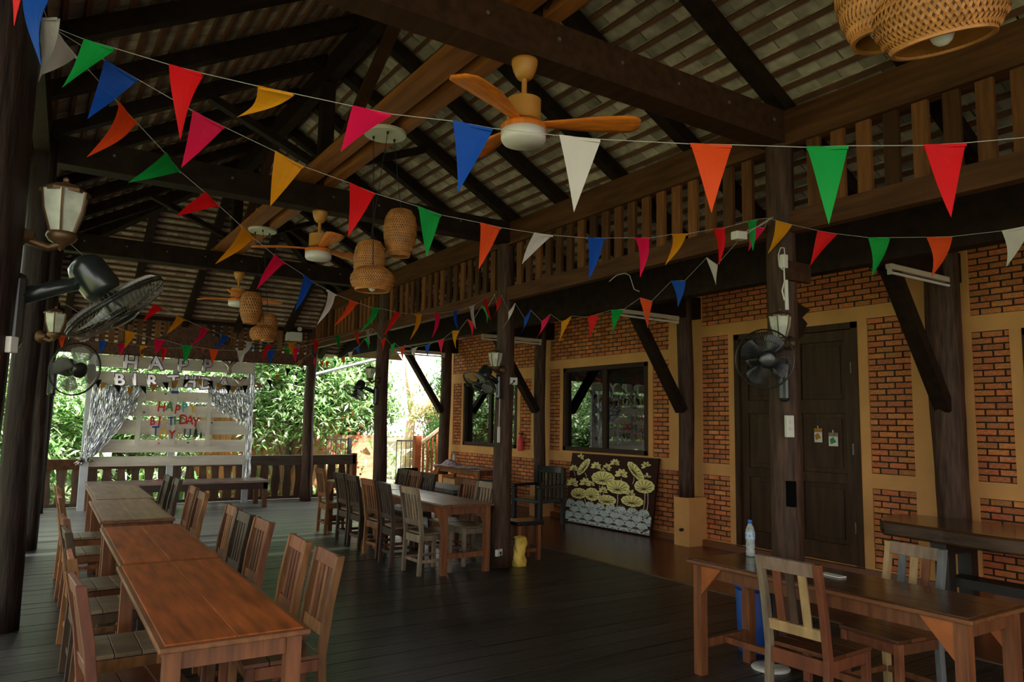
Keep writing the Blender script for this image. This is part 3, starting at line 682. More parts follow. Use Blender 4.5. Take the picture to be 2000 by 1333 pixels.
# yellow bag
t = thing('plastic_bag', 'crumpled yellow plastic bag leaning on the dark log post', 'bag', (4.93, 7.30, 0))
MB().grid(lambda u, v: (4.945+(.080+.008*math.sin(v*11))*math.cos(6.283*u)*(1-.12*v)+.010*math.sin(u*25+v*13)-.012*math.sin(v*5), 7.28+(.06+.008*math.sin(v*14))*math.sin(6.283*u)*(1-.15*v)+.006*math.sin(u*19-v*8), .33*v), 28, 16).build('bag_body', 'bag_yellow', t, smooth=True)
MB().grid(lambda u, v: (4.93+.070*(1-v)*math.cos(6.283*u), 7.28+.051*(1-v)*math.sin(6.283*u), .325+.015*v+.01*math.sin(u*31)), 20, 3).build('bag_neck', 'bag_yellow', t, smooth=True)
# blue bin and white disc
t = thing('water_bin', 'blue plastic bin under the dark front table', 'bin', (4.66, 3.72, 0))
MB().lathe([(.115, 0), (.12, .02), (.135, .44), (.13, .45)], (4.66, 3.74, 0), 20).build('bin_body', 'bin_blue', t, smooth=True)
MB().lathe([(.138, .45), (.145, .46), (.145, .49), (.10, .53), (0, .535)], (4.66, 3.74, 0), 20).build('lid', 'bin_blue', t, smooth=True)
t = thing('floor_plate', 'round white weight plate on the deck under the front table', 'plate', (4.42, 3.42, 0))
MB().lathe([(.125, 0), (.13, .008), (.12, .02), (.05, .026), (.04, .018), (.0, .018)], (4.42, 3.42, 0), 28).build('plate_body', 'white_plastic', t, smooth=True)
MB().tube([(4.46, 3.42, .03), (4.52, 3.36, .035), (4.56, 3.44, .012), (4.66, 3.50, .008)], .005, 6).build('cable', 'cord', t)
for k, (x, y, a, w) in enumerate(((4.20, 3.02, .2, 'left of the two'), (4.22, 2.80, -.1, 'right of the two'))):
    t = thing('paper_sheet', 'small white paper on the dark front table, '+w, 'paper', (x, y, .751), a)
    MB().obox((0, 0, .004), (.035, 0, 0), (0, .075, 0), (0, 0, .003)).build('sheet', 'paper', t, world=False)
# ================================================================== LOTUS PANEL
P0, PU_, PT = Vector((7.80, 10.17, .015)), Vector((.075, -2.0, 0)), Vector((.14, -.03, 1.14))
lt = thing('lotus_panel', 'dark panel with gold lotus relief and silver waves leaning on the house', 'panel', (7.84, 9.17, 0))
PN = PU_.normalized().cross(PT.normalized()); PN = PN if PN.x < 0 else -PN
MB().obox(P0+PU_/2+PT/2-PN*.02, PU_/2, PT/2, PN*.018).build('board', 'lotus_board', lt)
def Q(cx, cy):            # drawing units of the panel: 0..1150 across, 0..1000 up
    return P0+PU_*(cx/1150.0)+PT*(cy/1000.0)
def uvp(c, d):            # from study coordinates (crop pixels)
    v = 1-(d-(170+(c-345)*.04))/(915+ (c-345)*.115)
    u0_ = 265+(345-265)*v; u1_ = 1425+(1500-1425)*v
    return 1150*(c-u0_)/(u1_-u0_), 1000*v
def shape(mb, pts, h=.006):
    n = len(pts); a = [Q(*p)+PN*.0 for p in pts]; b = [p+PN*h for p in a]
    cs = sum(b, Vector())/n
    mb.add(a+b+[cs+PN*.004], [(n+i, n+(i+1) % n, 2*n) for i in range(n)]+[(i, (i+1) % n, n+(i+1) % n, n+i) for i in range(n)])
def lines(mb, pts): mb.tube([Q(*p)+PN*.0105 for p in pts], .0045, 4)
def pad(cx, cy, rx, ry, tl, name='lotus_leaf'):
    c = uvp(cx, cy); g_ = MB(); l_ = MB(); ca, sa = math.cos(tl), math.sin(tl); P = []
    for k in range(40):
        a = 6.283*k/40; rr = 1+.07*abs(math.sin(a*5.5)); x, y = rx*rr*math.cos(a), ry*rr*math.sin(a)*(1 if math.sin(a) > 0 else .95)
        P.append((c[0]+x*ca-y*sa, c[1]+x*sa+y*ca))
    shape(g_, P); o = g_.build(name, 'lotus_gold', lt)
    ox, oy = c[0]+ry*.45*sa, c[1]-ry*.45*ca
    for k in range(11):
        a = 6.283*k/11+.2; x, y = rx*.86*math.cos(a), ry*.86*math.sin(a)
        lines(l_, [(ox, oy), (c[0]+x*ca-y*sa, c[1]+x*sa+y*ca)])
    l_.build('vein', 'lotus_line', o)
def bloom(cx, cy, r, mat_='lotus_gold', n=6, a0=0, name='lotus_flower'):
    c = uvp(cx, cy); g_ = MB(); l_ = MB()
    for k in range(n):
        a = 1.57+(k-(n-1)/2)*(4.4/n)+a0; L = r*(1.0 if n > 3 else 1.1); ca, sa = math.cos(a), math.sin(a); P = []
        for j in range(10):
            t = j/9*6.283; x = L*.5-L*.52*math.cos(t); y = L*.25*math.sin(t)
            P.append((c[0]+x*ca-y*sa, c[1]-r*.25+x*sa+y*ca))
        shape(g_, P, .006+.0012*k); lines(l_, [(c[0], c[1]-r*.25), (c[0]+L*.8*ca, c[1]-r*.25+L*.8*sa)])
    o = g_.build(name, mat_, lt); l_.build('petal_line', 'lotus_line', o)
st_ = MB()
for x, y, l in ((805, 600, 300), (1010, 720, 180), (560, 780, 120), (655, 800, 110), (870, 860, 70), (1195, 870, 60), (1350, 690, 260), (1385, 690, 250), (1050, 500, 60), (380, 420, 60), (550, 440, 60), (760, 600, 240), (1210, 480, 90)):
    a = uvp(x, y); b = uvp(x+random.uniform(-25, 25), y+l); st_.tube([Q(*a)+PN*.004, Q((a[0]+b[0])/2+8, (a[1]+b[1])/2)+PN*.004, Q(*b)+PN*.004], .006, 5)
st_.build('stem', 'stem_gold', lt)
for a in ((525, 360, 135, 50, 1.05), (1230, 400, 150, 55, -.85), (805, 505, 150, 92, 0), (1010, 620, 140, 92, 0), (470, 715, 110, 75, .1), (660, 725, 100, 88, -.2), (870, 795, 115, 66, 0), (1195, 800, 132, 72, 0), (1340, 600, 115, 88, 0)): pad(*a)
for a in ((480, 215, 52, 'lotus_gold', 4, -.5), (380, 375, 62), (372, 565, 88), (705, 335, 70), (860, 345, 58, 'lotus_gold', 5, -.6), (962, 285, 62), (1050, 430, 82), (1355, 305, 58, 'lotus_gold', 5, .5), (1368, 455, 46, 'lotus_gold', 3), (560, 560, 82), (648, 580, 46), (815, 660, 62), (1170, 685, 62, 'lotus_gold', 4), (800, 390, 36, 'lotus_gold', 3)): bloom(*a)
for a in ((370, 850, 80), (530, 880, 66), (750, 895, 85), (950, 915, 92), (1100, 965, 76), (1215, 945, 66), (1330, 985, 92)): bloom(a[0], a[1], a[2], 'lotus_silver', 5, 0, 'silver_flower')
for row in range(4):                                   # overlapping wave scales, back row first
    y0_ = 205-row*85
    for k in range(9):
        cx = 65+k*140+(70 if row % 2 else 0)
        if cx > 1180: continue
        for j, m_ in ((0, 'lotus_line'), (1, 'lotus_silver'), (2, 'lotus_line'), (3, 'lotus_silver'), (4, 'lotus_line'), (5, 'lotus_silver')):
            pass
        o = None
        for j, (rr, m_) in enumerate(((84, 'lotus_line'), (78, 'lotus_silver'), (54, 'lotus_line'), (50, 'lotus_silver'), (28, 'lotus_line'), (24, 'lotus_silver'))):
            P = []
            for q in range(13):
                a = math.pi*q/12; P.append((min(1140, max(4, cx+rr*math.cos(a))), max(8, y0_+rr*1.65*math.sin(a))))
            g_ = MB(); shape(g_, P, .003+row*.004+j*.0006); oo = g_.build('wave_scale' if j == 0 else 'wave_ring', m_, o or lt); o = o or oo
# ================================================================== LAMPS AND FANS
def ceiling_fan(label, x, y, ztop, rot):
    t = thing('ceiling_fan', label, 'ceiling fan', (x, y, ztop), 0, 'wooden ceiling fans')
    c = (x, y, 0)
    MB().lathe([(.035, ztop-.115), (.05, ztop-.10), (.068, ztop-.06), (.078, ztop-.02), (.078, ztop)], c, 24).build('canopy', 'fan_metal', t, smooth=True)
    MB().cyl((x, y, ztop-.25), (x, y, ztop-.10), .016, n=12).build('downrod', 'fan_metal', t)
    MB().lathe([(.06, ztop-.255), (.098, ztop-.25), (.10, ztop-.245), (.10, ztop-.36), (.09, ztop-.37), (.055, ztop-.375)], c, 28).build('motor_housing', 'fan_metal', t, smooth=False)
    MB().lathe([(.05, ztop-.37), (.13, ztop-.40), (.135, ztop-.41), (.135, ztop-.435)], c, 32).build('light_rim', 'fan_wood', t)
    MB().lathe([(.132, ztop-.432), (.132, ztop-.485), (.12, ztop-.505), (.0, ztop-.51)], c, 32).build('lamp_diffuser', 'opal', t, smooth=True)
    def blade(u, v):
        r = .07+.61*u
        w = .026+.052*min(1, u*1.7)+.014*u; w *= (1 if u < .9 else math.sqrt(max(.15, 1-((u-.9)/.1)**2*.75)))
        tw = -(.10+.06*u); s = (v-.5)*2
        return (r, s*w+.02*math.sin(u*3), .012*math.sin(u*2.2)+math.sin(tw)*s*w*.9), 0
    for k in range(3):
        b = MB(); th = .014
        top_ = [[blade(i/14, j/5)[0] for i in range(15)] for j in range(6)]
        vs = [p for row in top_ for p in row]; n = len(vs); vs2 = [(p[0], p[1], p[2]-th*(1-.5*abs(idx//15-2.5)/2.5)) for idx, p in enumerate(vs)]
        fs = []
        for j in range(5):
            for i in range(14):
                a = j*15+i; fs += [(a, a+1, a+16, a+15), (n+a, n+a+15, n+a+16, n+a+1)]
        for i in range(14): fs += [(i, n+i, n+i+1, i+1), (75+i, 75+i+1, n+75+i+1, n+75+i)]
        for j in range(5): fs += [(j*15, (j+1)*15, n+(j+1)*15, n+j*15), (j*15+14, n+j*15+14, n+(j+1)*15+14, (j+1)*15+14)]
        b.add(vs+vs2, fs)
        o = b.build('blade', 'fan_wood', t, smooth=True, world=False); o.location = (0, 0, -.385); o.rotation_euler = (0, 0, R_(rot+120*k))
ceiling_fan('largest wooden three blade ceiling fan under the nearest tie beam', 2.32, 3.45, 3.78, -34)
ceiling_fan('middle sized wooden ceiling fan under the second tie beam', 2.40, 7.30, 3.78, 25)
ceiling_fan('farthest wooden ceiling fan partly behind a rattan shade', 2.50, 11.15, 3.78, 10)
def weave(mb, prof, c, nu=34, r=.0035, turns=.32):
    # strands run both ways over the surface of revolution
    L = len(prof)
    def at(s, a):
        f = s*(L-1); i = min(int(f), L-2); f -= i; rr = prof[i][0]*(1-f)+prof[i+1][0]*f; h = prof[i][1]*(1-f)+prof[i+1][1]*f
        return Vector((c[0]+rr*math.cos(a), c[1]+rr*math.sin(a), c[2]+h)), rr
    for sg in (-1, 1):
        for k in range(nu):
            pts = []
            for j in range(17):
                s = j/16; a = 6.283*(k/nu+sg*turns*s); p, rr = at(s, a); n_ = Vector((math.cos(a), math.sin(a), 0)); pts.append(p+n_*(.0022*sg*math.cos(j*3.1416)))
            # flat ribbon
            vs = []; fs = []
            for j, p in enumerate(pts):
                d = (pts[min(j+1, 16)]-pts[max(j-1, 0)]).normalized(); n_ = (p-Vector(c)); n_.z *= .3; n_ = n_.normalized() if n_.length > 1e-6 else Vector((1, 0, 0)); sd = d.cross(n_).normalized()*r
                vs += [p-sd, p+sd]
                if j: b = 2*j-2; fs.append((b, b+1, b+3, b+2))
            mb.add(vs, fs)
    return mb
GOURD = [(.045, .0), (.085, -.015), (.115, -.06), (.128, -.13), (.128, -.20), (.118, -.27), (.098, -.33), (.080, -.365), (.078, -.37)]
DOME = [(.05, 0), (.10, -.008), (.145, -.035), (.168, -.075), (.172, -.11), (.160, -.15), (.135, -.178), (.130, -.182)]
def pendant(label, x, y, ztop, shades, group='rattan lamp clusters', nu=44, tilt=None):
    t = thing('rattan_lamp_cluster', label, 'pendant lamp', (x, y, ztop), 0, group)
    MB().lathe([(.17, ztop-.028), (.175, ztop-.02), (.175, ztop)], (x, y, 0), 32).build('ceiling_disc', 'disc_white', t, smooth=False)
    cm = MB()
    for a in (.3, 2.4, 4.5): cm.cyl((x+.1*math.cos(a), y+.1*math.sin(a), ztop-.05), (x+.1*math.cos(a), y+.1*math.sin(a), ztop-.02), .010, n=8)
    cm.build('cable_gland', 'cord', t)
    for k, (kind, sx, sy, sz, s) in enumerate(shades):
        prof = [(r*s, h*s) for r, h in (GOURD if kind == 'g' else DOME)]
        a = (.3, 2.4, 4.5)[k]
        sh = thing('lamp_shade', None, None, (sx, sy, sz), parent=t)
        MB().tube([(x+.1*math.cos(a), y+.1*math.sin(a), ztop-.04), (sx, sy, sz+.0)], .003, 5).build('flex', 'cord', t)
        weave(MB(), prof, (sx, sy, sz), nu if kind == 'g' else int(nu*1.25), .0042*s if nu > 30 else .006*s, .30 if kind == 'g' else .16).build('woven_shell', 'rattan', sh)
        MB().lathe([(r*.985, h) for r, h in prof], (sx, sy, sz), 28, cap=False).build('inner_lining', 'rattan_in', sh, smooth=True)
        MB().lathe([(r*.965, h-.003) for r, h in prof[1:]], (sx, sy, sz), 28, cap=False).build('inner_face', 'rattan', sh, smooth=True)
        MB().lathe([(prof[-1][0]+.004, prof[-1][1]), (prof[-1][0]+.004, prof[-1][1]-.008), (prof[-1][0]-.008, prof[-1][1]-.008), (prof[-1][0]-.008, prof[-1][1])], (sx, sy, sz), 28, cap=False).build('rim_hoop', 'rattan', sh)
        bz = prof[-1][1]+(.035 if kind == 'd' else .05)
        MB().lathe([(0, bz-.047), (.013, bz-.044), (.024, bz-.035), (.031, bz-.020), (.0325, bz-.006), (.030, bz+.010), (.023, bz+.030), (.015, bz+.048), (.014, bz+.075)], (sx, sy, sz), 16).build('bulb', 'opal', sh, smooth=True)
        if tilt and k == 1: sh.rotation_mode = 'QUATERNION'; sh.rotation_quaternion = Vector((0, 0, -1)).rotation_difference(Vector(tilt))
pendant('rattan lamp cluster nearest the camera at the top right corner', 2.10, 1.06, 4.0, [('g', 2.12, 1.19, 3.215, 1.0), ('d', 2.05, .985, 2.92, 1.0), ('g', 2.28, 1.0, 3.5, 1.0)], tilt=(.24, .05, -1))
pendant('middle rattan lamp cluster hanging by three long black cords', 2.335, 5.53, 4.03, [('g', 2.50, 5.53, 3.40, 1.06), ('d', 2.24, 5.45, 2.865, 1.02), ('g', 2.27, 5.60, 3.115, 1.0)])
pendant('farthest rattan lamp cluster in front of the farthest fan', 2.36, 9.40, 4.03, [('g', 2.27, 9.40, 3.215, 1.05), ('d', 2.43, 9.36, 2.80, .98), ('g', 2.50, 9.46, 2.975, .95)], nu=26)
def lantern(label, x, y, z, d, s=1.0):
    # d: horizontal unit direction away from the post
    t = thing('wall_lantern', label, 'lantern', (x, y, z), 0, 'wall lanterns on the log posts')
    dx, dy = d; off = .15*s; lx, ly = x+dx*off, y+dy*off
    MB().lathe([(.055*s, 0), (.05*s, .015*s), (.03*s, .03*s), (.022*s, .06*s)], (x, y, z), 20, ax=(dx, dy, 0)).build('wall_plate', 'brass', t, smooth=True)
    MB().tube([(x, y, z), (x+dx*.06*s, y+dy*.06*s, z-.02*s), (x+dx*.11*s, y+dy*.11*s, z-.035*s), (lx, ly, z-.02*s), (lx, ly, z+.01*s)], [.02*s, .017*s, .015*s, .016*s, .02*s], 10).build('arm', 'brass', t, smooth=True)
    MB().lathe([(0, -.045*s), (.012*s, -.035*s), (.018*s, -.02*s), (.045*s, -.005*s), (.055*s, .012*s), (.05*s, .03*s)], (lx, ly, z), 16).build('base_cup', 'brass', t, smooth=True)
    n = 6; zb, zm, zt = z+.03*s, z+.115*s, z+.19*s; rb, rm_, rt_ = .046*s, .074*s, .084*s
    gl = thing('glass_body', None, None, (lx, ly, z), parent=t)
    ring = lambda r, zz: [(lx+r*math.cos(6.283*k/n+.4), ly+r*math.sin(6.283*k/n+.4), zz) for k in range(n)]
    A, B, C = ring(rb, zb), ring(rm_, zm), ring(rt_, zt)
    for k in range(n):
        j = (k+1) % n; MB().add([A[k], A[j], B[j], B[k], C[j], C[k]], [(0, 1, 2, 3), (3, 2, 4, 5)]).build('pane', 'lamp_frost', gl)
        MB().tube([A[k], B[k], C[k]], .005*s, 5).build('rib', 'brass', gl)
    MB().lathe([(rt_+.004*s, zt-.006*s), (rt_+.004*s, zt+.006*s), (.06*s, zt+.025*s), (.022*s, zt+.036*s), (.010*s, zt+.045*s), (.012*s, zt+.055*s), (0, zt+.066*s)], (lx, ly, 0), 6).build('roof_cap', 'brass', t)
    MB().lathe([(0, z+.06*s), (.018*s, z+.07*s), (.026*s, z+.10*s), (.014*s, z+.14*s), (.012*s, z+.16*s)], (lx, ly, 0), 12).build('bulb', 'opal', t, smooth=True)
lantern('wall lantern with etched glass on the nearest left post', -.075, 3.36, 2.33, (.99, -.14), 1.0)
lantern('wall lantern on the second left post behind the near fan', .07, 6.89, 2.26, (.6, -.8), .95)
lantern('wall lantern above the fan on the post by the door', 4.60, 3.345, 2.26, (-.97, -.24), .95)
lantern('wall lantern above the fan on the yellow bag post', 4.64, 7.27, 2.26, (-.9, -.44), 1.0)
lantern('small wall lantern above the fan on the far middle post', 4.71, 11.06, 2.29, (-1, 0), .95)
def wall_fan(label, p, mount, ax, rad, blade_mat, nb=3, cage='wire_grey', spin=0, mot=.19):
    # p: cage centre, mount: point on the post, ax: direction the fan blows
    t = thing('wall_fan', label, 'fan', mount, 0, 'wall fans on the log posts')
    P, M0 = Vector(p), Vector(mount); A = Vector(ax).normalized(); _, sd, u = perp(A)
    MB().obox(M0+Vector((0, 0, -.02)), (.032, 0, 0), (0, .038, 0), (0, 0, .145)).build('wall_bracket', 'fan_black', t, bevel=.025)
    B = P-A*(mot*.55)
    MB().tube([M0+Vector((0, 0, .03)), M0.lerp(B, .45)+Vector((0, 0, .02)), B], [.034, .030, .024], 10).build('arm', 'fan_black', t, smooth=True)
    MB().lathe([(.02, -mot-.02), (.058, -mot), (.072, -mot+.03), (.074, -.06), (.06, -.035), (.03, -.03)], P, 18, ax=A).build('motor_housing', 'fan_black', t, smooth=True)
    cg = thing('cage', None, None, P, parent=t)
    def ring(r, h, th, nm, m_): MB().tube([P+A*h+(sd*math.cos(6.283*k/40)+u*math.sin(6.283*k/40))*r for k in range(41)], th, 5, caps=False).build(nm, m_, cg)
    ring(rad, .03, .006, 'rim', 'wire_dark'); ring(rad, .018, .004, 'rim', 'wire_dark')
    for f in (.35, .62): ring(rad*f, .075-.03*f, .0015, 'ring_wire', cage)
    w = MB()
    for k in range(64):
        a = 6.283*k/64; e = sd*math.cos(a)+u*math.sin(a)
        for s in (1, -1):
            pts = [P+A*(.03 if s > 0 else .018)+e*rad, P+A*(.03+s*.035)+e*rad*.9, P+A*(.03+s*.05)+e*rad*.55, P+A*(.03+s*.052)+e*rad*.22]
            w.tube(pts, .0011, 3, caps=False)
    w.build('grille_wires', cage, cg, kind='stuff')
    MB().lathe([(.0, .10), (.04, .098), (.062, .09), (.064, .083), (0, .08)], P, 20, ax=A).build('badge', 'fan_black', cg, smooth=True)
    for k in range(nb):
        a0 = spin+6.283*k/nb
        def bl(i, j):
            r = (.04+(rad*.9-.04)*i/8); a = a0+(j/4-.5)*(1.25-.35*i/8)*(.55+.6*min(1, i/5)); hh = .03+.05*(j/4-.5)*(1-.4*i/8)
            rr = r*(1-.10*abs(j/4-.5)*2*(i/8))
            return P+A*hh+(sd*math.cos(a)+u*math.sin(a))*rr
        b = MB()
        for sgn in (0, .003): pass
        g0 = [[bl(i, j) for i in range(9)] for j in range(5)]
        vs = [p_ for r_ in g0 for p_ in r_]; n_ = len(vs); vs += [p_-A*.003 for p_ in vs]
        fs = []
        for j in range(4):
            for i in range(8): q = j*9+i; fs += [(q, q+1, q+10, q+9), (n_+q, n_+q+9, n_+q+10, n_+q+1)]
        for i in range(8): fs += [(i, n_+i, n_+i+1, i+1), (36+i, 37+i, n_+37+i, n_+36+i)]
        b.add(vs, fs).build('blade', blade_mat, t, smooth=True)
    MB().lathe([(0, .07), (.035, .065), (.042, .04), (.042, 0), (.03, -.03)], P, 16, ax=A).build('hub', 'fan_black', t, smooth=True)
wall_fan('black wall fan with grey blades tilted down on the nearest left post', (.265, 3.36, 2.11), (-.055, 3.36, 2.06), (.62, -.10, -.80), .205, 'fan_blade', spin=.4)
wall_fan('black wall fan with pale blades on the second left post', (.31, 6.90, 2.02), (.175, 6.98, 1.96), (.50, -.84, -.16), .21, 'fan_blade', 4, spin=.2)
wall_fan('black wall fan with dark blades on the post by the door', (4.255, 3.30, 2.12), (4.555, 3.36, 2.00), (-.50, -.84, -.12), .205, 'fan_blade_dark', 4, 'wire_dark', spin=.5)
wall_fan('black wall fan on the yellow bag post, facing down left', (4.34, 7.25, 2.12), (4.60, 7.28, 2.08), (-.55, -.10, -.80), .205, 'fan_blade', 3, 'wire_dark', spin=.3)
wall_fan('small black wall fan on the far middle post against the trees', (4.37, 11.1, 2.10), (4.69, 11.1, 2.06), (-.50, -.15, -.80), .205, 'fan_blade', 3, 'wire_dark', spin=1)
for y, x0, x1, z, w in ((3.85, 6.66, 7.86, 3.15, 'nearest, above the slab table'), (7.42, 6.38, 7.60, 3.13, 'second, above the wide window'), (10.98, 6.52, 7.78, 3.12, 'third, behind the yellow bag post'), (14.62, 6.55, 7.75, 3.12, 'farthest, against the bright trees')):
    t = thing('tube_light', 'white fluorescent tube fixture under a cross beam, '+w, 'tube light', (x0, y, z), 0, 'fluorescent tube lights')
    yy = y-.10
    MB().box(x0, x1, yy-.022, yy+.022, z+.0, z+.05).build('fixture_body', 'tube_body', t)
    MB().cyl((x0+.03, yy-.01, z-.035), (x1-.03, yy-.01, z-.035), .014, n=10).build('tube', 'opal', t)
    for x in (x0+.01, x1-.03): MB().box(x, x+.02, yy-.022, yy+.014, z-.055, z+.0).build('end_holder', 'white_plastic', t)
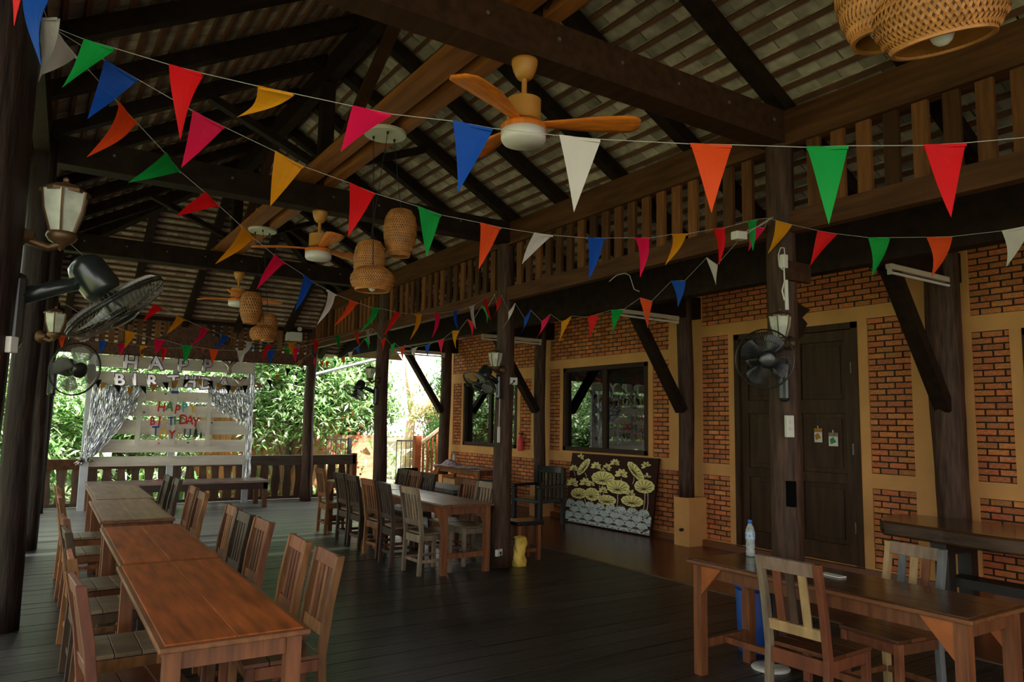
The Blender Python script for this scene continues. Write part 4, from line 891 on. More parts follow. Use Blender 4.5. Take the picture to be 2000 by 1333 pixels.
# ================================================================== BUNTING
STRINGS = {
    'S1': ((-0.03, 3.45, 3.235), (4.55, -0.4, 3.0), [('green', 0.23, 3.146, -0.32, -0.15, 0.18, 0.133), ('red', 0.61, 3.024, -0.29, -0.01, 0.29, 0.144), ('yellow', 0.99, 2.923, -0.24, -0.15, 0.11, 0.148), ('pink', 1.38, 2.828, -0.24, -0.12, 0.16, 0.155), ('blue', 1.77, 2.758, -0.22, -0.05, 0.26, 0.154), ('white', 2.17, 2.697, -0.12, -0.02, 0.28, 0.153), ('orange', 2.64, 2.658, -0.05, 0.0, 0.25, 0.149), ('green', 3.04, 2.639, 0.01, -0.0, 0.28, 0.146), ('red', 3.43, 2.637, 0.04, 0.01, 0.26, 0.146)]),
    'S2': ((-0.03, 3.45, 3.235), (4.5, 3.42, 3.19), [('blue', 0.27, 3.122, -0.38, -0.11, 0.25, 0.137), ('pink', 0.63, 2.992, -0.3, -0.1, 0.25, 0.146), ('yellow', 1.0, 2.885, -0.32, -0.08, 0.25, 0.149), ('red', 1.37, 2.812, -0.2, -0.06, 0.26, 0.145), ('green', 1.75, 2.762, -0.16, -0.01, 0.25, 0.145), ('orange', 2.13, 2.745, -0.04, -0.07, 0.26, 0.141), ('white', 2.49, 2.751, 0.05, -0.15, 0.2, 0.14), ('blue', 2.89, 2.789, 0.15, -0.06, 0.27, 0.148), ('pink', 3.27, 2.848, 0.15, -0.01, 0.26, 0.139), ('yellow', 3.61, 2.927, 0.18, -0.13, 0.23, 0.151), ('red', 3.99, 3.026, 0.25, 0.01, 0.26, 0.135), ('green', 4.35, 3.145, 0.32, -0.01, 0.23, 0.131)]),
    'S3': ((-0.03, 3.45, 3.235), (4.54, 7.3, 3.155), [('white', 0.08, 3.201, -0.51, -0.1, 0.19, 0.136), ('orange', 0.43, 3.044, -0.42, -0.19, 0.28, 0.131), ('green', 0.73, 2.914, -0.51, -0.26, 0.19, 0.13), ('red', 1.03, 2.816, -0.32, -0.26, 0.17, 0.13), ('yellow', 1.35, 2.714, -0.34, -0.25, 0.24, 0.13), ('pink', 1.67, 2.629, -0.2, -0.22, 0.23, 0.13), ('blue', 2.0, 2.57, -0.21, -0.14, 0.24, 0.13), ('white', 2.3, 2.532, -0.1, -0.15, 0.25, 0.133), ('orange', 2.62, 2.519, -0.0, -0.26, 0.22, 0.139), ('green', 2.97, 2.525, 0.11, -0.22, 0.22, 0.165), ('red', 3.37, 2.549, 0.06, -0.24, 0.22, 0.138), ('yellow', 3.8, 2.598, 0.15, -0.15, 0.25, 0.169), ('pink', 4.22, 2.67, 0.15, -0.09, 0.25, 0.178), ('blue', 4.71, 2.766, 0.18, 0.06, 0.19, 0.16), ('white', 5.19, 2.894, 0.3, 0.13, 0.24, 0.19), ('red', 5.64, 3.047, 0.38, 0.2, 0.23, 0.19)]),
    'S4': ((4.5, 3.42, 3.19), (4.55, -0.4, 3.0), [('yellow', 0.13, 3.13, -0.47, -0.14, 0.21, 0.136), ('red', 0.47, 2.987, -0.37, -0.14, 0.21, 0.142), ('green', 0.83, 2.877, -0.2, -0.05, 0.25, 0.137), ('orange', 1.2, 2.807, -0.18, -0.05, 0.24, 0.143), ('white', 1.61, 2.774, 0.02, -0.06, 0.21, 0.137)]),
    'S5': ((4.5, 3.42, 3.19), (4.54, 7.3, 3.155), [('pink', 0.1, 3.146, 0.35, 0.09, 0.17, 0.13), ('white', 0.55, 2.964, 0.77, -0.04, 0.2, 0.13), ('blue', 0.92, 2.862, 0.14, 0.0, 0.23, 0.153), ('orange', 1.31, 2.755, 0.34, -0.02, 0.26, 0.151), ('green', 1.69, 2.706, 0.14, 0.08, 0.21, 0.143), ('red', 2.05, 2.692, -0.12, 0.06, 0.23, 0.141), ('yellow', 2.47, 2.703, -0.34, 0.13, 0.22, 0.156), ('pink', 2.83, 2.756, -0.46, 0.18, 0.22, 0.16), ('blue', 3.18, 2.834, -0.8, 0.13, 0.22, 0.139), ('white', 3.5, 2.947, -0.8, 0.18, 0.22, 0.153), ('red', 3.78, 3.081, -0.8, 0.12, 0.21, 0.13)]),
    'S6': ((4.54, 7.3, 3.155), (4.6, 11.1, 3.12), [('green', 0.24, 3.029, 0.45, -0.09, 0.21, 0.13), ('red', 0.59, 2.905, 0.39, -0.08, 0.22, 0.13), ('yellow', 0.95, 2.811, 0.11, 0.01, 0.23, 0.152), ('pink', 1.36, 2.733, -0.12, -0.03, 0.22, 0.149), ('blue', 1.76, 2.697, -0.09, 0.01, 0.18, 0.144), ('white', 2.18, 2.686, -0.09, -0.02, 0.17, 0.154), ('orange', 2.59, 2.73, -0.25, 0.0, 0.2, 0.165), ('green', 2.96, 2.803, -0.14, 0.01, 0.22, 0.136), ('red', 3.34, 2.907, -0.21, 0.02, 0.21, 0.13)]),
    'S7': ((0.12, 7.05, 3.15), (4.6, 11.1, 3.12), [('red', 1.22, 2.722, -0.18, -0.2, 0.18, 0.138), ('yellow', 1.55, 2.654, -0.16, -0.19, 0.19, 0.142), ('pink', 1.92, 2.598, -0.11, -0.18, 0.21, 0.137), ('blue', 2.28, 2.561, -0.08, -0.15, 0.17, 0.148), ('white', 2.73, 2.539, 0.03, -0.14, 0.2, 0.151), ('red', 3.17, 2.55, 0.11, -0.16, 0.2, 0.177), ('yellow', 3.66, 2.632, 0.14, 0.05, 0.18, 0.19), ('red', 4.23, 2.733, 0.18, 0.04, 0.19, 0.19), ('green', 4.85, 2.868, 0.21, 0.07, 0.21, 0.19), ('orange', 5.48, 3.007, 0.22, 0.11, 0.22, 0.19), ('white', 5.86, 3.087, 0.28, 0.09, 0.23, 0.169)]),
    'S8': ((0.2, 11.0, 3.15), (4.6, 11.1, 3.12), [('yellow', 0.92, 2.769, -0.22, -0.06, 0.23, 0.141), ('pink', 1.28, 2.697, -0.07, -0.04, 0.22, 0.142), ('green', 1.63, 2.638, -0.08, -0.03, 0.26, 0.141), ('orange', 1.99, 2.61, -0.05, -0.01, 0.22, 0.13), ('white', 2.37, 2.622, 0.07, 0.01, 0.25, 0.13), ('blue', 2.79, 2.659, 0.07, 0.01, 0.21, 0.13), ('pink', 3.15, 2.72, 0.14, 0.02, 0.22, 0.13)]),
    'S9': ((0.3, 14.85, 3.1), (4.75, 14.95, 3.15), [('orange', 0.15, 3.003, 0.01, 0.02, 0.23, 0.13), ('white', 0.47, 2.993, -0.01, 0.0, 0.19, 0.13), ('blue', 0.77, 2.971, 0.0, -0.01, 0.25, 0.13), ('pink', 1.08, 2.94, -0.0, -0.02, 0.24, 0.13), ('yellow', 1.44, 2.929, 0.0, -0.03, 0.27, 0.135), ('red', 1.78, 2.912, 0.07, -0.01, 0.27, 0.13), ('orange', 2.51, 2.955, 0.07, 0.03, 0.27, 0.148), ('white', 2.9, 2.983, 0.07, 0.02, 0.31, 0.162), ('blue', 3.33, 3.04, 0.15, -0.0, 0.27, 0.13), ('green', 4.08, 3.109, 0.07, 0.02, 0.3, 0.13)]),
    'S10': ((4.75, 14.95, 3.15), (4.6, 11.1, 3.12), [('pink', 0.71, 2.842, -0.1, -0.04, 0.17, 0.19), ('orange', 1.13, 2.765, -0.11, -0.01, 0.15, 0.19), ('red', 1.52, 2.726, -0.06, -0.01, 0.14, 0.19), ('green', 1.94, 2.72, -0.06, 0.01, 0.15, 0.151), ('orange', 2.39, 2.756, 0.04, 0.03, 0.19, 0.169), ('white', 2.8, 2.816, 0.02, 0.01, 0.16, 0.187), ('blue', 3.12, 2.876, 0.05, 0.2, 0.15, 0.19), ('green', 3.58, 2.992, 0.04, 0.12, 0.21, 0.19)]),
    'S0': ((-0.03, 3.45, 3.235), (-.36, -.6, 3.25), [('white', .13, 3.205, -.22, .0, .27, .145), ('blue', .50, 3.115, -.2, .05, .28, .145), ('red', .95, 3.03, -.1, .0, .26, .145), ('green', 1.4, 2.98, 0, .0, .26, .145), ('yellow', 1.85, 2.97, .05, 0, .26, .145)]),
}
SLAB = {'S1': 'with the largest flags, crossing just below the nearest ceiling fan', 'S2': 'from the nearest left post straight to the post by the door', 'S3': 'from the nearest left post diagonally to the yellow bag post', 'S4': 'running right from the post by the door', 'S5': 'between the post by the door and the yellow bag post', 'S6': 'between the yellow bag post and the far middle post', 'S7': 'from the second left post to the far middle post', 'S8': 'from the third left post to the far middle post', 'S9': 'in front of the carved gable beam above the stage', 'S10': 'smallest, between the two farthest middle posts', 'S0': 'at the top left corner, running back over the camera'}
def pennant_mesh(M0, dirv, sl, sw, drop, w, rn):
    dp_curl = rn.random() < .25 or drop < .13
    nrm = Vector((-dirv.y, dirv.x, 0)); e = Vector((dirv.x, dirv.y, sl)).normalized()
    L = math.hypot(sw, drop); tip = M0+dirv*sw+Vector((0, 0, -drop))
    out = math.sqrt(max(0, .255**2-L*L))*(1 if rn.random() < .5 else -1) if L < .25 else 0
    tip = tip+(tip-Vector((0, 0, CAM_H))).normalized()*out*.8
    bend = rn.uniform(0, .006)+(.012 if dp_curl else 0); curl = rn.uniform(-.02, .02)
    m = MB(); N_ = 7; rows = []
    vs = []; fs = []
    for j in range(N_+1):
        v = j/N_; hw = w/2*(1-v)
        c = M0.lerp(tip, v)+dirv*(abs(bend)*math.sin(math.pi*v)*(1 if sw < 0 else -1)*.9)+nrm*(curl*math.sin(math.pi*v*1.2))
        for i in range(5):
            s = (i/4-.5)*2
            vs.append(c+e*(hw*s)*(1)+nrm*(.010*math.sin(s*1.6+v*3)*(1-v)))
    n = len(vs); vs2 = [v_+nrm*.0012 for v_ in vs]
    for j in range(N_):
        for i in range(4): a = j*5+i; fs += [(a, a+1, a+6, a+5), (n+a, n+a+5, n+a+6, n+a+1)]
    m.add(vs+vs2, fs)
    h0, h1 = M0-e*w/2, M0+e*w/2
    m.obox((h0+h1)/2+Vector((0, 0, -.006)), e*w*.485, nrm*.0018, Vector((0, 0, .0055)))
    return m
for k, (A_, B_, rows) in STRINGS.items():
    A_, B_ = Vector(A_), Vector(B_); d = Vector((B_.x-A_.x, B_.y-A_.y, 0)); Lh = d.length; d.normalize(); rn = random.Random(k)
    t = thing('bunting', 'coloured pennant string '+SLAB[k], 'bunting', tuple(A_), 0, 'pennant strings')
    pts = [A_]
    for c, s, z, sl, sw, dp, w in rows:
        c0 = A_+d*s; c0.z = z; e = Vector((d.x, d.y, sl)).normalized(); pts += [c0-e*w/2, c0+e*w/2]
    if k == 'S1': pts += [Vector((2.9, .99, 2.665)), Vector((3.5, .48, 2.74))]
    if k == 'S4': pts += [Vector((4.53, 1.2, 2.74)), Vector((4.54, .3, 2.85))]
    if k in ('S7', 'S8', 'S9'): pts.insert(1, A_.lerp(pts[1], .5)+Vector((0, 0, -.07)))
    pts.append(B_)
    MB().tube(pts, .0015 if k in ('S0', 'S1', 'S2', 'S4', 'S3', 'S5') else .0024, 5).build('string', 'string', t)
    for c, s, z, sl, sw, dp, w in rows:
        c0 = A_+d*s; c0.z = z
        pennant_mesh(c0, d if k != 'S0' else Vector((d.x*math.cos(.6)-d.y*math.sin(.6), d.x*math.sin(.6)+d.y*math.cos(.6), 0)), sl, sw, dp, w, rn).build('pennant', 'flag_'+c, t, smooth=False)
kn = thing('tied_string_ends', 'white knotted string tails below the knot on the door post', 'string', (4.5, 3.4, 3.19))
MB().tube([(4.5, 3.38, 3.19), (4.40, 3.40, 3.12), (4.28, 3.45, 3.06), (4.22, 3.5, 3.06)], .0025, 5).build('tail', 'string', kn)
MB().tube([(4.62, 5.35, 3.02), (4.63, 5.25, 3.07), (4.64, 5.15, 3.075), (4.64, 5.08, 3.04), (4.64, 5.02, 2.9), (4.64, 4.95, 2.87)], .004, 5).build('tail', 'string', kn)
# ================================================================== SMALL FITTINGS ON POSTS
def socket(label, c, U, sz, dark=True, rot=None):
    t = thing('socket_box', label, 'socket', c); U = Vector(U).normalized(); V = Vector((0, 0, 1)); N_ = U.cross(V)
    if N_.y > 0 and abs(N_.y) > .3: N_ = -N_
    MB().obox(c, U*sz[0]/2, V*sz[1]/2, N_*.02).build('box', 'white_plastic', t, bevel=.004)
    m = MB(); m.obox(Vector(c)+N_*.024, U*.012, V*.012, N_*.006); m.build('plug', 'black', t)
    MB().tube([Vector(c)+N_*.03, Vector(c)+N_*.045+Vector((0, 0, -.03))+U*-.03, Vector(c)+N_*.01+Vector((0, 0, -.06))-U*.06], .005, 6).build('lead', 'cord', t)
socket('white socket box with black plug on the nearest left post', (-.075, 3.25, 1.90), (.8, -.6, 0), (.075, .06))
socket('white socket box with black plug on the yellow bag post', (4.77, 7.22, 2.135), (1, -.2, 0), (.09, .085))
socket('white socket box low on the yellow bag post', (4.60, 7.20, .19), (1, .5, 0), (.10, .075))
t = thing('switch_box', 'white double switch box on the post by the door', 'switch', (4.56, 3.34, 1.66))
MB().obox((4.57, 3.335, 1.66), (.030, -.008, 0), (0, 0, .078), (.004, .015, 0)).build('box', 'white_plastic', t, bevel=.004)
for z in (1.69, 1.645): MB().lathe([(.014, 0), (.014, .004), (.009, .005), (0, .005)], (4.565, 3.318, z), 14, ax=(-.26, -.96, 0)).build('outlet', 'disc_white', t)
t = thing('junction_box', 'small white junction box with looped cable on the door post', 'junction box', (4.53, 3.33, 2.85))
MB().box(4.505, 4.555, 3.30, 3.34, 2.80, 2.90).build('box', 'white_plastic', t, bevel=.004)
MB().tube([(4.53, 3.31, 2.90), (4.51, 3.3, 2.945), (4.47, 3.3, 2.94), (4.44, 3.3, 2.88), (4.45, 3.3, 2.80), (4.49, 3.3, 2.78)], .0035, 6).build('looped_cable', 'white_plastic', t)
MB().tube([(4.53, 3.32, 2.80), (4.52, 3.31, 2.70), (4.49, 3.31, 2.63), (4.50, 3.3, 2.56)], .006, 6).build('cable', 'white_plastic', t)
MB().tube([(4.57, 3.335, 2.80), (4.575, 3.335, 2.5)], .014, 8).build('conduit', 'white_plastic', t)
t = thing('camera_box', 'white box sensor hung behind the pennants near the door post', 'sensor', (4.16, 3.43, 3.0))
MB().obox((4.18, 3.43, 3.01), (.055, 0, .005), (0, .03, 0), (0, 0, .03)).build('box', 'white_plastic', t, bevel=.006)
MB().tube([(4.235, 3.43, 3.02), (4.36, 3.42, 3.10), (4.5, 3.40, 3.19)], .003, 5).build('lead', 'string', t)
t = thing('power_strip', 'thin white power strip hanging on the yellow bag post', 'power strip', (4.60, 7.30, 1.55))
MB().box(4.585, 4.615, 7.24, 7.26, 1.42, 1.60).build('strip_body', 'white_plastic', t, bevel=.004)
MB().tube([(4.60, 7.25, 1.60), (4.605, 7.25, 1.95), (4.61, 7.26, 2.0)], .004, 6).build('lead', 'white_plastic', t)
t = thing('wood_tag', 'pale wooden block nailed on the nearest left post', 'block', (-.11, 3.2, 1.79))
MB().obox((-.105, 3.20, 1.795), (.020, -.006, 0), (0, 0, .065), (.003, .012, 0)).build('block', 'shed_wood', t, bevel=.004)
t = thing('emergency_light', 'white twin head emergency light under the far slatted frieze', 'emergency light', (4.47, 14.85, 3.3))
MB().box(4.30, 4.62, 14.80, 14.90, 3.22, 3.40).build('battery_box', 'white_plastic', t, bevel=.008)
for x in (4.36, 4.56):
    MB().lathe([(.045, 0), (.045, .05), (.03, .06)], (x, 14.84, 3.47), 14, ax=(0, -1, -.1)).build('lamp_head', 'white_plastic', t, smooth=False)
    MB().cyl((x, 14.86, 3.40), (x, 14.86, 3.46), .012, n=8).build('neck', 'black', t)
for k, (y, z, w, h, m_, lab) in enumerate(((5.51, 1.565, .105, .17, ('gold', 'paper'), 'small orange topped picture card hanging on the door'), (5.31, 1.52, .12, .16, ('paper', 'l_green'), 'small white and green picture card hanging on the door'))):
    t = thing('door_card', lab, 'card', (HX, y, z), 0, 'picture cards on the door')
    X = HX+.008
    MB().box(X-.004, X, y-w/2, y+w/2, z-h/2, z+h/2).build('card', 'paper', t)
    MB().box(X-.006, X-.004, y-w/2, y+w/2, z+h*.22, z+h/2).build('printed_band', 'flag_gold' if k == 0 else 'chair_old', t)
    MB().prism([(-.04, -.02), (.03, -.05), (.045, .01), (.0, .04)], (X-.005, y, z-.01), (0, 1, 0), (0, 0, 1), -.002).build('printed_patch', 'l_green' if k else 'flag_gold', t)
    MB().tube([(X-.004, y, z+h/2), (X-.002, y+.005, z+h/2+.03)], .006, 5).build('ribbon', 'paper', t)
t = thing('red_extinguisher', 'small red extinguisher on the house wall beside the far window', 'extinguisher', (8.0, 11.85, 1.2))
MB().lathe([(.05, 0), (.055, .01), (.055, .22), (.035, .27), (.018, .29), (.018, .31)], (8.02, 11.85, 1.12), 16).build('cylinder', 'red_thing', t, smooth=True)
MB().box(7.99, 8.05, 11.80, 11.88, 1.43, 1.46).build('valve_handle', 'black', t); MB().box(8.05, 8.09, 11.82, 11.88, 1.25, 1.29).build('wall_hook', 'black', t)
# ================================================================== STAGE END
t = thing('low_stage_table', 'long low brown platform table in front of the birthday board', 'platform', (2.4, 14.6, 0))
for k in range(4): MB().box(.98, 3.95, 14.22+k*.185, 14.22+k*.185+.182, .46, .50).build('top_board', 'stage_top', t, bevel=.003)
MB().box(1.0, 3.93, 14.24, 14.27, .34, .46).build('front_apron', 'stage_side', t); MB().box(3.90, 3.93, 14.24, 14.94, .34, .46).build('end_apron', 'stage_side', t)
for x in (1.0, 3.85):
    for y in (14.24, 14.87): MB().box(x, x+.08, y, y+.08, 0, .46).build('leg', 'stage_leg', t)
t = thing('party_garland', 'thin pink and teal paper garland lying on the low stage', 'garland', (2.2, 14.7, .5))
for k in range(9): MB().tube([(2.0+k*.06, 14.72, .512), (2.03+k*.06, 14.70+.03*(k % 2), .525), (2.06+k*.06, 14.72, .512)], .008, 5).build('paper_twist', 'l_pink' if k < 5 else 'l_teal', t)
bd = thing('birthday_board', 'whitewashed horizontal board backdrop of the stage', 'backdrop', (2.35, 15.1, 0))
ZB = [(2.52, 2.74), (2.20, 2.44), (1.93, 2.12), (1.65, 1.86), (1.32, 1.58), (.99, 1.22), (.745, .92)]
for a, b in ZB: MB().box(.96+random.uniform(-.02, .02), 3.76+random.uniform(-.02, .02), 15.085, 15.11, a, b).build('board', 'white_paint', bd, bevel=.003)
for x in (.90, 2.30, 3.68): MB().box(x, x+.11, 15.115, 15.19, 0, 2.75).build('upright', 'white_post', bd)
MB().box(.90, 1.02, 14.97, 15.06, 0, 2.72).build('front_post', 'white_post', bd)
def text_obj(s, name, m, parent, x, y, z, size, extrude=.004, bevel=0.0, rot=0.0, sx=1.0):
    cu = bpy.data.curves.new(name, 'FONT'); cu.body = s; cu.size = size; cu.extrude = extrude; cu.bevel_depth = bevel; cu.bevel_resolution = 2; cu.resolution_u = 3; cu.offset = bevel*.4
    cu.align_x = 'CENTER'; cu.align_y = 'BOTTOM_BASELINE'
    tmp = bpy.data.objects.new('tmp', cu); COL.objects.link(tmp); bpy.context.view_layer.update()
    me = bpy.data.meshes.new_from_object(tmp.evaluated_get(bpy.context.evaluated_depsgraph_get())); bpy.data.objects.remove(tmp)
    me.materials.clear(); me.materials.append(MT[m]); o = bpy.data.objects.new(name, me); COL.objects.link(o); o.parent = parent
    o.location = Vector((x, y, z))-WL.get(parent.name, Vector()); o.rotation_euler = (R_(90), rot, 0); o.scale = (sx, 1, 1)
    return o
bt = thing('balloon_letters', 'silver foil balloon letters strung across the backdrop top', 'balloon letters', (2.4, 14.9, 2.2))
for ch, x in zip('HAPPY', (1.55, 1.97, 2.42, 2.84, 3.26)): text_obj(ch, 'letter', 'foil', bt, x, 14.90, 2.50+random.uniform(-.01, .01), .34, .02, .018, random.uniform(-.08, .08))
for ch, x in zip('BIRTHDAY', (1.40, 1.64, 1.93, 2.29, 2.57, 2.85, 3.17, 3.48)): text_obj(ch, 'letter', 'foil', bt, x, 14.90, 2.20+random.uniform(-.012, .012), .30, .02, .018, random.uniform(-.1, .1))
MB().tube([(.97, 14.90, 2.5), (1.6, 14.91, 2.42), (2.4, 14.91, 2.40), (3.2, 14.91, 2.44), (3.75, 14.9, 2.5)], .003, 5).build('hanging_string', 'string', bt)
sh = thing('birthday_sheet', 'sheer white sheet reading happy birthday to you in coloured letters', 'banner', (2.35, 15.0, 1.1))
MB().grid(lambda u, v: (1.70+1.32*u+.02*math.sin(v*6), 15.03+.012*math.sin(u*40)+.012*math.sin(v*9), 1.10+1.12*v), 60, 12).build('cloth', 'sheer', sh, smooth=True)
hm = MB(); hm.box(1.72, 1.80, 15.015, 15.02, 1.12, 2.2); hm.box(2.92, 3.0, 15.015, 15.02, 1.12, 2.2); hm.box(2.32, 2.38, 15.012, 15.016, 1.12, 2.2); hm.build('fold', 'sheer_hem', sh)
MB().box(2.27, 2.40, 14.995, 15.01, 2.08, 2.13).build('clip', 'l_blue', sh)
rnl = random.Random(5)
for s, x0, dx, z, cols in (('HAPPY', 2.12, .135, 1.735, ('l_red', 'l_green', 'l_red', 'l_teal', 'l_yellow')), ('BIRTHDAY', 1.995, .105, 1.49, ('l_red', 'l_red', 'l_faint', 'l_blue', 'l_green', 'l_red', 'l_red', 'l_red')), ('TOYOU', 2.06, .135, 1.27, ('l_blue', 'l_yellow', 'l_red', 'l_faint', 'l_navy'))):
    for k, ch in enumerate(s): text_obj(ch, 'letter', cols[k], sh, x0+k*dx, 15.0, z+rnl.uniform(-.03, .03), .235+rnl.uniform(-.03, .02), .003, .0035, rnl.uniform(-.12, .12), .8)
for x, s in ((2.745, 1.0), (2.84, .6)):
    m = MB()
    for k in range(3): m.prism([(-.055*s+k*.012*s, .04*s+k*.05*s), (.055*s-k*.012*s, .04*s+k*.05*s), (0, .13*s+k*.05*s)], (x, 15.0, 1.24), (1, 0, 0), (0, 0, 1), .003)
    m.box(x-.008*s, x+.008*s, 14.997, 15.0, 1.24, 1.29); m.build('pine_drawing', 'l_pine', sh)
for x, z, m_ in ((2.12, 1.16, 'l_pink'), (2.62, 1.17, 'l_navy'), (1.84, 1.72, 'l_navy'), (3.02, 1.55, 'l_navy'), (2.18, 2.07, 'l_navy')): MB().lathe([(.018, 0), (.018, .006), (0, .007)], (x, 15.0, z), 10, ax=(0, -1, 0)).build('dot', m_, sh)
def tinsel(label, x0, x1, zt, xb0, xb1, zb0, zb1, n, y=14.93):
    t = thing('tinsel_curtain', label, 'tinsel', ((x0+x1)/2, y, zb0), 0, 'silver tinsel curtains'); m = MB(); rn = random.Random(label)
    for k in range(n):
        u = (k+rn.random())/n; a = Vector((x0+(x1-x0)*u, y+rn.uniform(-.03, .03), zt+rn.uniform(-.02, .02))); b = Vector((xb0+(xb1-xb0)*u+rn.uniform(-.03, .03), y+rn.uniform(-.05, .03), zb0+(zb1-zb0)*u+rn.uniform(-.12, .05)))
        vs = []; fs = []; N_ = 12; ph = rn.uniform(0, 6)
        for j in range(N_+1):
            s = j/N_; p = a.lerp(b, s)+Vector((-.0, 0, -.22*math.sin(math.pi*s)*abs(b.x-a.x)))
            p += Vector((rn.uniform(-.008, .008), rn.uniform(-.01, .01), 0)); an = ph+j*rn.uniform(.6, 1.6); w = Vector((math.cos(an), math.sin(an), .1*math.sin(an*2)))*.0055
            vs += [p-w, p+w]
            if j: q = 2*j-2; fs.append((q, q+1, q+3, q+2))
        m.add(vs, fs)
    m.build('foil_strips', 'tinsel', t, kind='stuff'); MB().tube([(x0, y, zt), (x1, y, zt)], .006, 6).build('header_tape', 'foil', t)
tinsel('silver tinsel curtain gathered left around the white post', .98, 1.80, 2.20, .93, 1.10, 1.02, 1.05, 230)
tinsel('silver tinsel strands hanging free in the middle left of backdrop', 1.05, 1.72, 2.20, 1.02, 1.66, 1.45, 1.75, 90, 14.92)
tinsel('silver tinsel curtain hanging at the right of the backdrop', 2.86, 3.74, 2.24, 3.05, 3.73, 1.90, 1.52, 240)
tinsel('narrow silver tinsel strip down the right edge of the backdrop', 3.68, 3.76, 2.5, 3.66, 3.76, .55, .55, 40)
t = thing('tinsel_bow', 'knotted silver foil bow on the white backdrop post', 'bow', (.95, 14.93, .85))
m = MB()
for k in range(9):
    a = random.uniform(2.2, 4.2) if k < 6 else random.uniform(-1, 1); l = random.uniform(.08, .17)
    m.tube([(.95, 14.93, .86), (.95+l*.6*math.cos(a), 14.92, .87+l*.5*math.sin(a)), (.95+l*math.cos(a), 14.93, .86+l*math.sin(a)*.8)], [.012, .022, .006], 7)
m.build('loops', 'foil', t, smooth=True)
t = thing('gold_black_bunting', 'black and gold mini pennant string draped over the backdrop', 'bunting', (2.4, 14.75, 2.2))
BP = [(.96, 2.32), (1.15, 2.22), (1.6, 2.15), (2.0, 2.24), (2.35, 2.33), (2.79, 2.37), (3.15, 2.27), (3.44, 2.25), (3.92, 2.37), (4.30, 2.60), (4.80, 2.98)]
MB().tube([(.96, 14.965, 2.34)]+[(x, 14.76, z) for x, z in BP]+[(4.86, 14.91, 3.0)], .004, 5).build('string', 'string', t)
for k in range(21):
    f = k/20*9.6; i = int(f); f -= i; x = BP[i][0]*(1-f)+BP[i+1][0]*f; z = BP[i][1]*(1-f)+BP[i+1][1]*f
    a = random.uniform(-.5, .5); p = MB(); L = .16
    p.prism([(-.055, 0), (.055, 0), (L*math.sin(a), -L*math.cos(a))], (x, 14.755, z), (1, .15, 0), (0, 0, 1), .004)
    p.build('mini_pennant', 'flag_black' if k % 2 else 'flag_gold', t)
# ---- back railing
t = thing('back_railing', 'heavy timber railing with wavy board balusters behind the stage', 'railing', (3, 15.45, 0))
MB().box(.30, 2.2, 15.40, 15.52, .68, .86).build('top_rail', 'rail', t, bevel=.006); MB().box(2.2, 6.10, 15.38, 15.54, .70, .90).build('top_rail', 'rail_grey', t, bevel=.006)
MB().box(.30, 6.10, 15.42, 15.50, .02, .08).build('bottom_rail', 'baluster', t)
k = 0; x = .34
while x < 5.95:
    P = []; rn = random.Random(k); w = .15
    for j in range(9): P.append((w/2+.014*math.sin(j*.8+k), .05+.65*j/8))
    for j in range(8, -1, -1): P.append((-w/2-.014*math.sin(j*.8+k+.7), .05+.65*j/8))
    MB().prism(P, (x+w/2, 15.475, 0), (1, 0, 0), (0, 0, 1), .03).build('baluster', 'baluster', t); x += .235; k += 1
MB().box(6.03, 6.13, 15.38, 15.54, 0, .93).build('end_post', 'stair_wood', t)
# ================================================================== OUTSIDE
t = thing('plank_shed', 'brown plank shed with grey corrugated roof beyond the railing', 'shed', (5.5, 20.5, 0))
for k in range(24): MB().box(3.6+k*.16, 3.6+k*.16+.154, 20.0, 20.04, -.45, 1.95).build('wall_board', 'shed_wood', t)
MB().box(5.35, 5.95, 19.97, 20.0, .55, 1.6).build('shutter', 'shed_board', t)
MB().grid(lambda u, v: (3.3+4.4*u, 19.5+2.6*v, 1.97+.75*v+.02*math.sin(u*4.4*80)), 300, 1).build('corrugated_roof', 'tin', t, smooth=True)
t = thing('board_fence', 'low wall of reddish horizontal boards outside the far posts', 'fence', (7.3, 18.5, 0))
for k in range(9): MB().box(5.9, 8.1, 18.5, 18.54, -.40+k*.185, -.40+k*.185+.178).build('board', 'shed_board', t)
for x in (5.95, 7.0, 8.0): MB().box(x, x+.09, 18.54, 18.62, -.45, 1.3).build('post', 'stair_wood', t)
def iron_gate(label, x0, x1, y, z0, z1):
    t = thing('iron_railing', label, 'railing', (x0, y, z0), 0, 'black iron railings')
    for z in (z0+.04, z1): MB().box(x0, x1, y-.015, y+.015, z-.02, z+.02).build('rail', 'iron', t)
    n = int((x1-x0)/.11)
    for k in range(n+1): x = x0+(x1-x0)*k/n; MB().cyl((x, y, z0), (x, y, z1), .011, n=6).build('bar', 'iron', t)
    MB().box(x1-.05, x1+.03, y-.04, y+.04, -.45, z1+.05).build('post', 'iron', t)
iron_gate('black iron railing section left of the far middle post', 6.0, 6.58, 17.0, .2, 1.18)
iron_gate('black iron railing section beside the red brown stair post', 7.75, 8.25, 16.9, .0, 1.16)
t = thing('stair_railing', 'red brown wooden stair railing rising at the house corner', 'stair', (8.2, 16.3, 0))
MB().box(7.93, 8.09, 16.22, 16.38, -.3, 1.30).build('newel_post', 'stair_wood', t, bevel=.008); MB().box(9.0, 9.13, 16.23, 16.36, -.3, 1.9).build('newel_post', 'stair_wood', t, bevel=.008)
MB().beam((8.09, 16.3, 1.10), (9.05, 16.3, 1.80), .09, .06).build('handrail', 'chair_old', t)
MB().beam((8.09, 16.3, .12), (9.05, 16.3, .82), .06, .10).build('lower_rail', 'stair_wood', t)
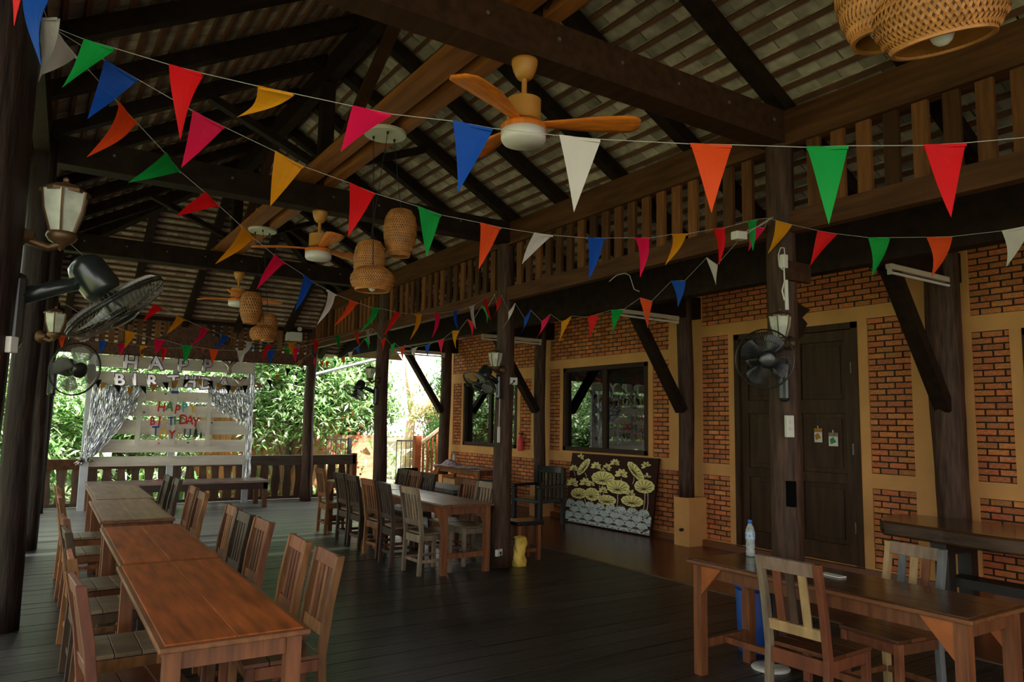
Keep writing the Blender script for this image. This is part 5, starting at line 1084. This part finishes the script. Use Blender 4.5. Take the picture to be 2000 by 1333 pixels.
for k in range(7): x = 8.18+k*.12; MB().box(x-.022, x+.022, 16.28, 16.32, .10+(x-8.09)*.73, 1.10+(x-8.09)*.73).build('baluster', 'stair_wood', t)
for k in range(5): MB().box(8.1+k*.24, 8.36+k*.24, 16.3, 17.4, -.2+k*.17, -.15+k*.17).build('tread', 'stair_wood', t)
t = thing('far_tin_roof', 'pale corrugated roofed hut in the bright gap by the stairs', 'hut', (14, 30, 0))
MB().grid(lambda u, v: (11.6+4.2*u, 29+3*v, 1.0+1.05*v+.03*math.sin(u*4.2*30)), 160, 1).build('corrugated_roof', 'tin_white', t, smooth=True)
MB().box(11.9, 15.6, 29.6, 31.6, -.45, 1.2).build('wall', 'white_paint', t)
MB().beam((11.5, 28.9, .80), (15.9, 28.9, .98), .05, .16).build('eave_board', 'shed_board', t)
t = thing('gutter_pipe', 'grey roof gutter elbow outside the far middle post', 'gutter', (6.3, 16.3, 2.7))
MB().tube([(5.45, 16.4, 2.66), (6.93, 16.4, 3.10), (7.0, 16.4, 3.16), (7.02, 16.4, 3.6)], .035, 8).build('pipe', 'tin', t)
# trees
def tree(name, label, x, y, h, spread, nclus, nleaf, mt, lsz=.2, trunk='bark', z0=-.45, lean=(0, 0), low=.35, tr=.11, seed=0):
    rn = random.Random(seed); t = thing(name, label, 'tree', (x, y, z0), 0, 'trees around the pavilion')
    tb = MB(); top = Vector((x+lean[0], y+lean[1], z0+h*.8)); base = Vector((x, y, z0))
    tb.tube([base, base.lerp(top, .35)+Vector((rn.uniform(-.15, .15), 0, 0)), base.lerp(top, .7), top], [tr, tr*.8, tr*.55, tr*.2], 9)
    lv = MB()
    for c in range(nclus):
        th = rn.uniform(0, 6.283); hh = low+(1-low)*rn.random()**.8; rr = spread*(rn.random()**.5)*(1-.45*abs(hh-.55)/.55)
        cc = base.lerp(top, min(1, hh))+Vector((rr*math.cos(th), rr*math.sin(th), 0)); cc.z = z0+h*hh+rn.uniform(-.3, .3)
        s = base.lerp(top, max(.1, hh-.22)); tb.tube([s, s.lerp(cc, .5)+Vector((0, 0, .12)), cc], [tr*.3, tr*.2, .008], 5)
        cr = rn.uniform(.35, .75)
        for k in range(nleaf):
            p = cc+Vector((rn.gauss(0, cr*.55), rn.gauss(0, cr*.55), rn.gauss(0, cr*.45)))
            a = rn.uniform(0, 6.283); dn = rn.uniform(-1.1, .25); d = Vector((math.cos(a)*math.cos(dn), math.sin(a)*math.cos(dn), math.sin(dn)))
            sd = d.cross(Vector((rn.uniform(-.4, .4), rn.uniform(-.4, .4), 1))).normalized(); L = lsz*rn.uniform(.6, 1.25); w = L*.17
            n_ = sd.cross(d)
            lv.add([p, p+d*L*.45+sd*w+n_*L*.04, p+d*L, p+d*L*.45-sd*w+n_*L*.04], [(0, 1, 2, 3)])
    tb.build('trunk', trunk, t, smooth=True); lv.build('foliage', mt, t, kind='stuff')
    return t
TR = [('leafy_tree', 'green mango like tree filling the view left of the backdrop', -.6, 18.8, 3.6, 2.0, 64, 330, 'leaf_mid', .20),
      ('leafy_tree', 'leafy tree directly right of the backdrop behind the far post', 5.7, 18.9, 4.3, 1.7, 62, 330, 'leaf_mid', .20),
      ('leafy_tree', 'broad leafy tree seen between the two far posts', 7.7, 20.8, 4.5, 1.5, 60, 300, 'leaf_mid', .20),
      ('leafy_tree', 'dense tree hidden behind the birthday backdrop', 2.2, 20.2, 3.4, 2.0, 56, 280, 'leaf_mid', .20),
      ('leafy_tree', 'dark tree close to the house corner above the stairs', 13.3, 23.5, 4.8, 1.1, 44, 280, 'leaf_dark', .20),
      ('leafy_tree', 'dry brownish shrub tree above the stair railing', 13.6, 26.5, 2.8, 1.0, 26, 200, 'leaf_dry', .18),
      ('leafy_tree', 'tall pale tree farther back in the bright gap', 12.8, 37, 6.5, 2.6, 40, 200, 'leaf_pale', .30),
      ('leafy_tree', 'tall green tree far behind the plank shed', 4.0, 28, 5.2, 3.6, 90, 260, 'leaf_mid', .30),
      ('leafy_tree', 'tall green tree far behind the left railing corner', -3.0, 25.5, 4.6, 3.4, 90, 260, 'leaf_mid', .30),
      ('leafy_tree', 'leafy tree outside the open left side near the second post', -4.6, 7.5, 5.8, 2.2, 60, 260, 'leaf_mid', .24),  # out of view; height and closeness set to shade the near left posts
      ('leafy_tree', 'leafy tree outside the open left side near the stage', -5.4, 14.2, 3.8, 1.9, 46, 240, 'leaf_mid', .24),
      ('leafy_tree', 'leafy tree outside the open left side beside the camera', -4.6, 2.2, 5.8, 2.2, 60, 260, 'leaf_mid', .24),  # out of view too, raised and brought close to shade those posts
      ('leafy_tree', 'leafy tree farther out on the open left side', -7.6, 20.5, 4.8, 2.8, 70, 240, 'leaf_mid', .28)]
for k, a in enumerate(TR): tree(*a, seed=k+3, low=.10 if k in (0, 3, 4, 5, 7, 8) else .34)
t = thing('bare_tree', 'tan forked bare trunk standing in the bright gap', 'tree', (12.2, 26.5, -.45), 0, 'trees around the pavilion')
MB().tube([(12.6, 26.5, -.45), (12.7, 26.5, 1.5), (13.0, 26.5, 3.2), (13.9, 26.5, 5.2)], [.22, .18, .15, .08], 10).build('trunk', 'bark_tan', t, smooth=True)
MB().tube([(12.75, 26.5, 1.8), (12.5, 26.5, 3.4), (12.4, 26.5, 5.5)], [.12, .10, .05], 8).build('branch', 'bark_tan', t, smooth=True)
def bush(label, x, y, n, mt, h=.8, L=.45, flower=None, seed=0):
    rn = random.Random(seed); t = thing('low_bush', label, 'bush', (x, y, -.45), 0, 'low plants beyond the railing'); m = MB()
    for k in range(n):
        p = Vector((x+rn.gauss(0, .45), y+rn.gauss(0, .25), -.45+h*rn.random())); a = rn.uniform(0, 6.283); dn = rn.uniform(-.3, 1.1); d = Vector((math.cos(a)*math.cos(dn), math.sin(a)*math.cos(dn), math.sin(dn))); sd = d.cross(Vector((0, 0, 1))).normalized(); l = L*rn.uniform(.5, 1.2); w = l*.11
        q = p+d*l*.5+Vector((0, 0, .03)); e = p+d*l+Vector((0, 0, -.10*l))
        m.add([p-sd*w*.3, p+sd*w*.3, q+sd*w, q-sd*w, e], [(0, 1, 2, 3), (3, 2, 4)])
    m.build('foliage', mt, t, kind='stuff')
    if flower:
        f = MB()
        for k in range(40): p = Vector((x+rn.gauss(0, .5), y+rn.gauss(0, .2), -.2+rn.random()*h*1.3)); f.lathe([(0, -.03), (.035, 0), (.03, .03), (0, .04)], p, 6)
        f.build('red_tips', flower, t, kind='stuff')
for k, a in enumerate([('spiky green plant behind the left end of the railing', .0, 16.6, 170, 'leaf_mid', 1.4, .6), ('broad leaved plant left of the white backdrop post', .7, 16.9, 160, 'leaf_mid', 1.2, .55), ('red tipped shrub in front of the board fence', 6.8, 18.1, 200, 'leaf_mid', 1.6, .35, 'flower_red'), ('green shrub beside the plank shed wall', 5.0, 19.3, 150, 'leaf_mid', .7, .4), ('green shrub behind the backdrop', 2.4, 17.0, 150, 'leaf_mid', 1.0, .5), ('pale grassy plant in the bright gap by the stairs', 8.6, 19.8, 150, 'leaf_pale', 1.3, .5)]): bush(*a, seed=k+40)
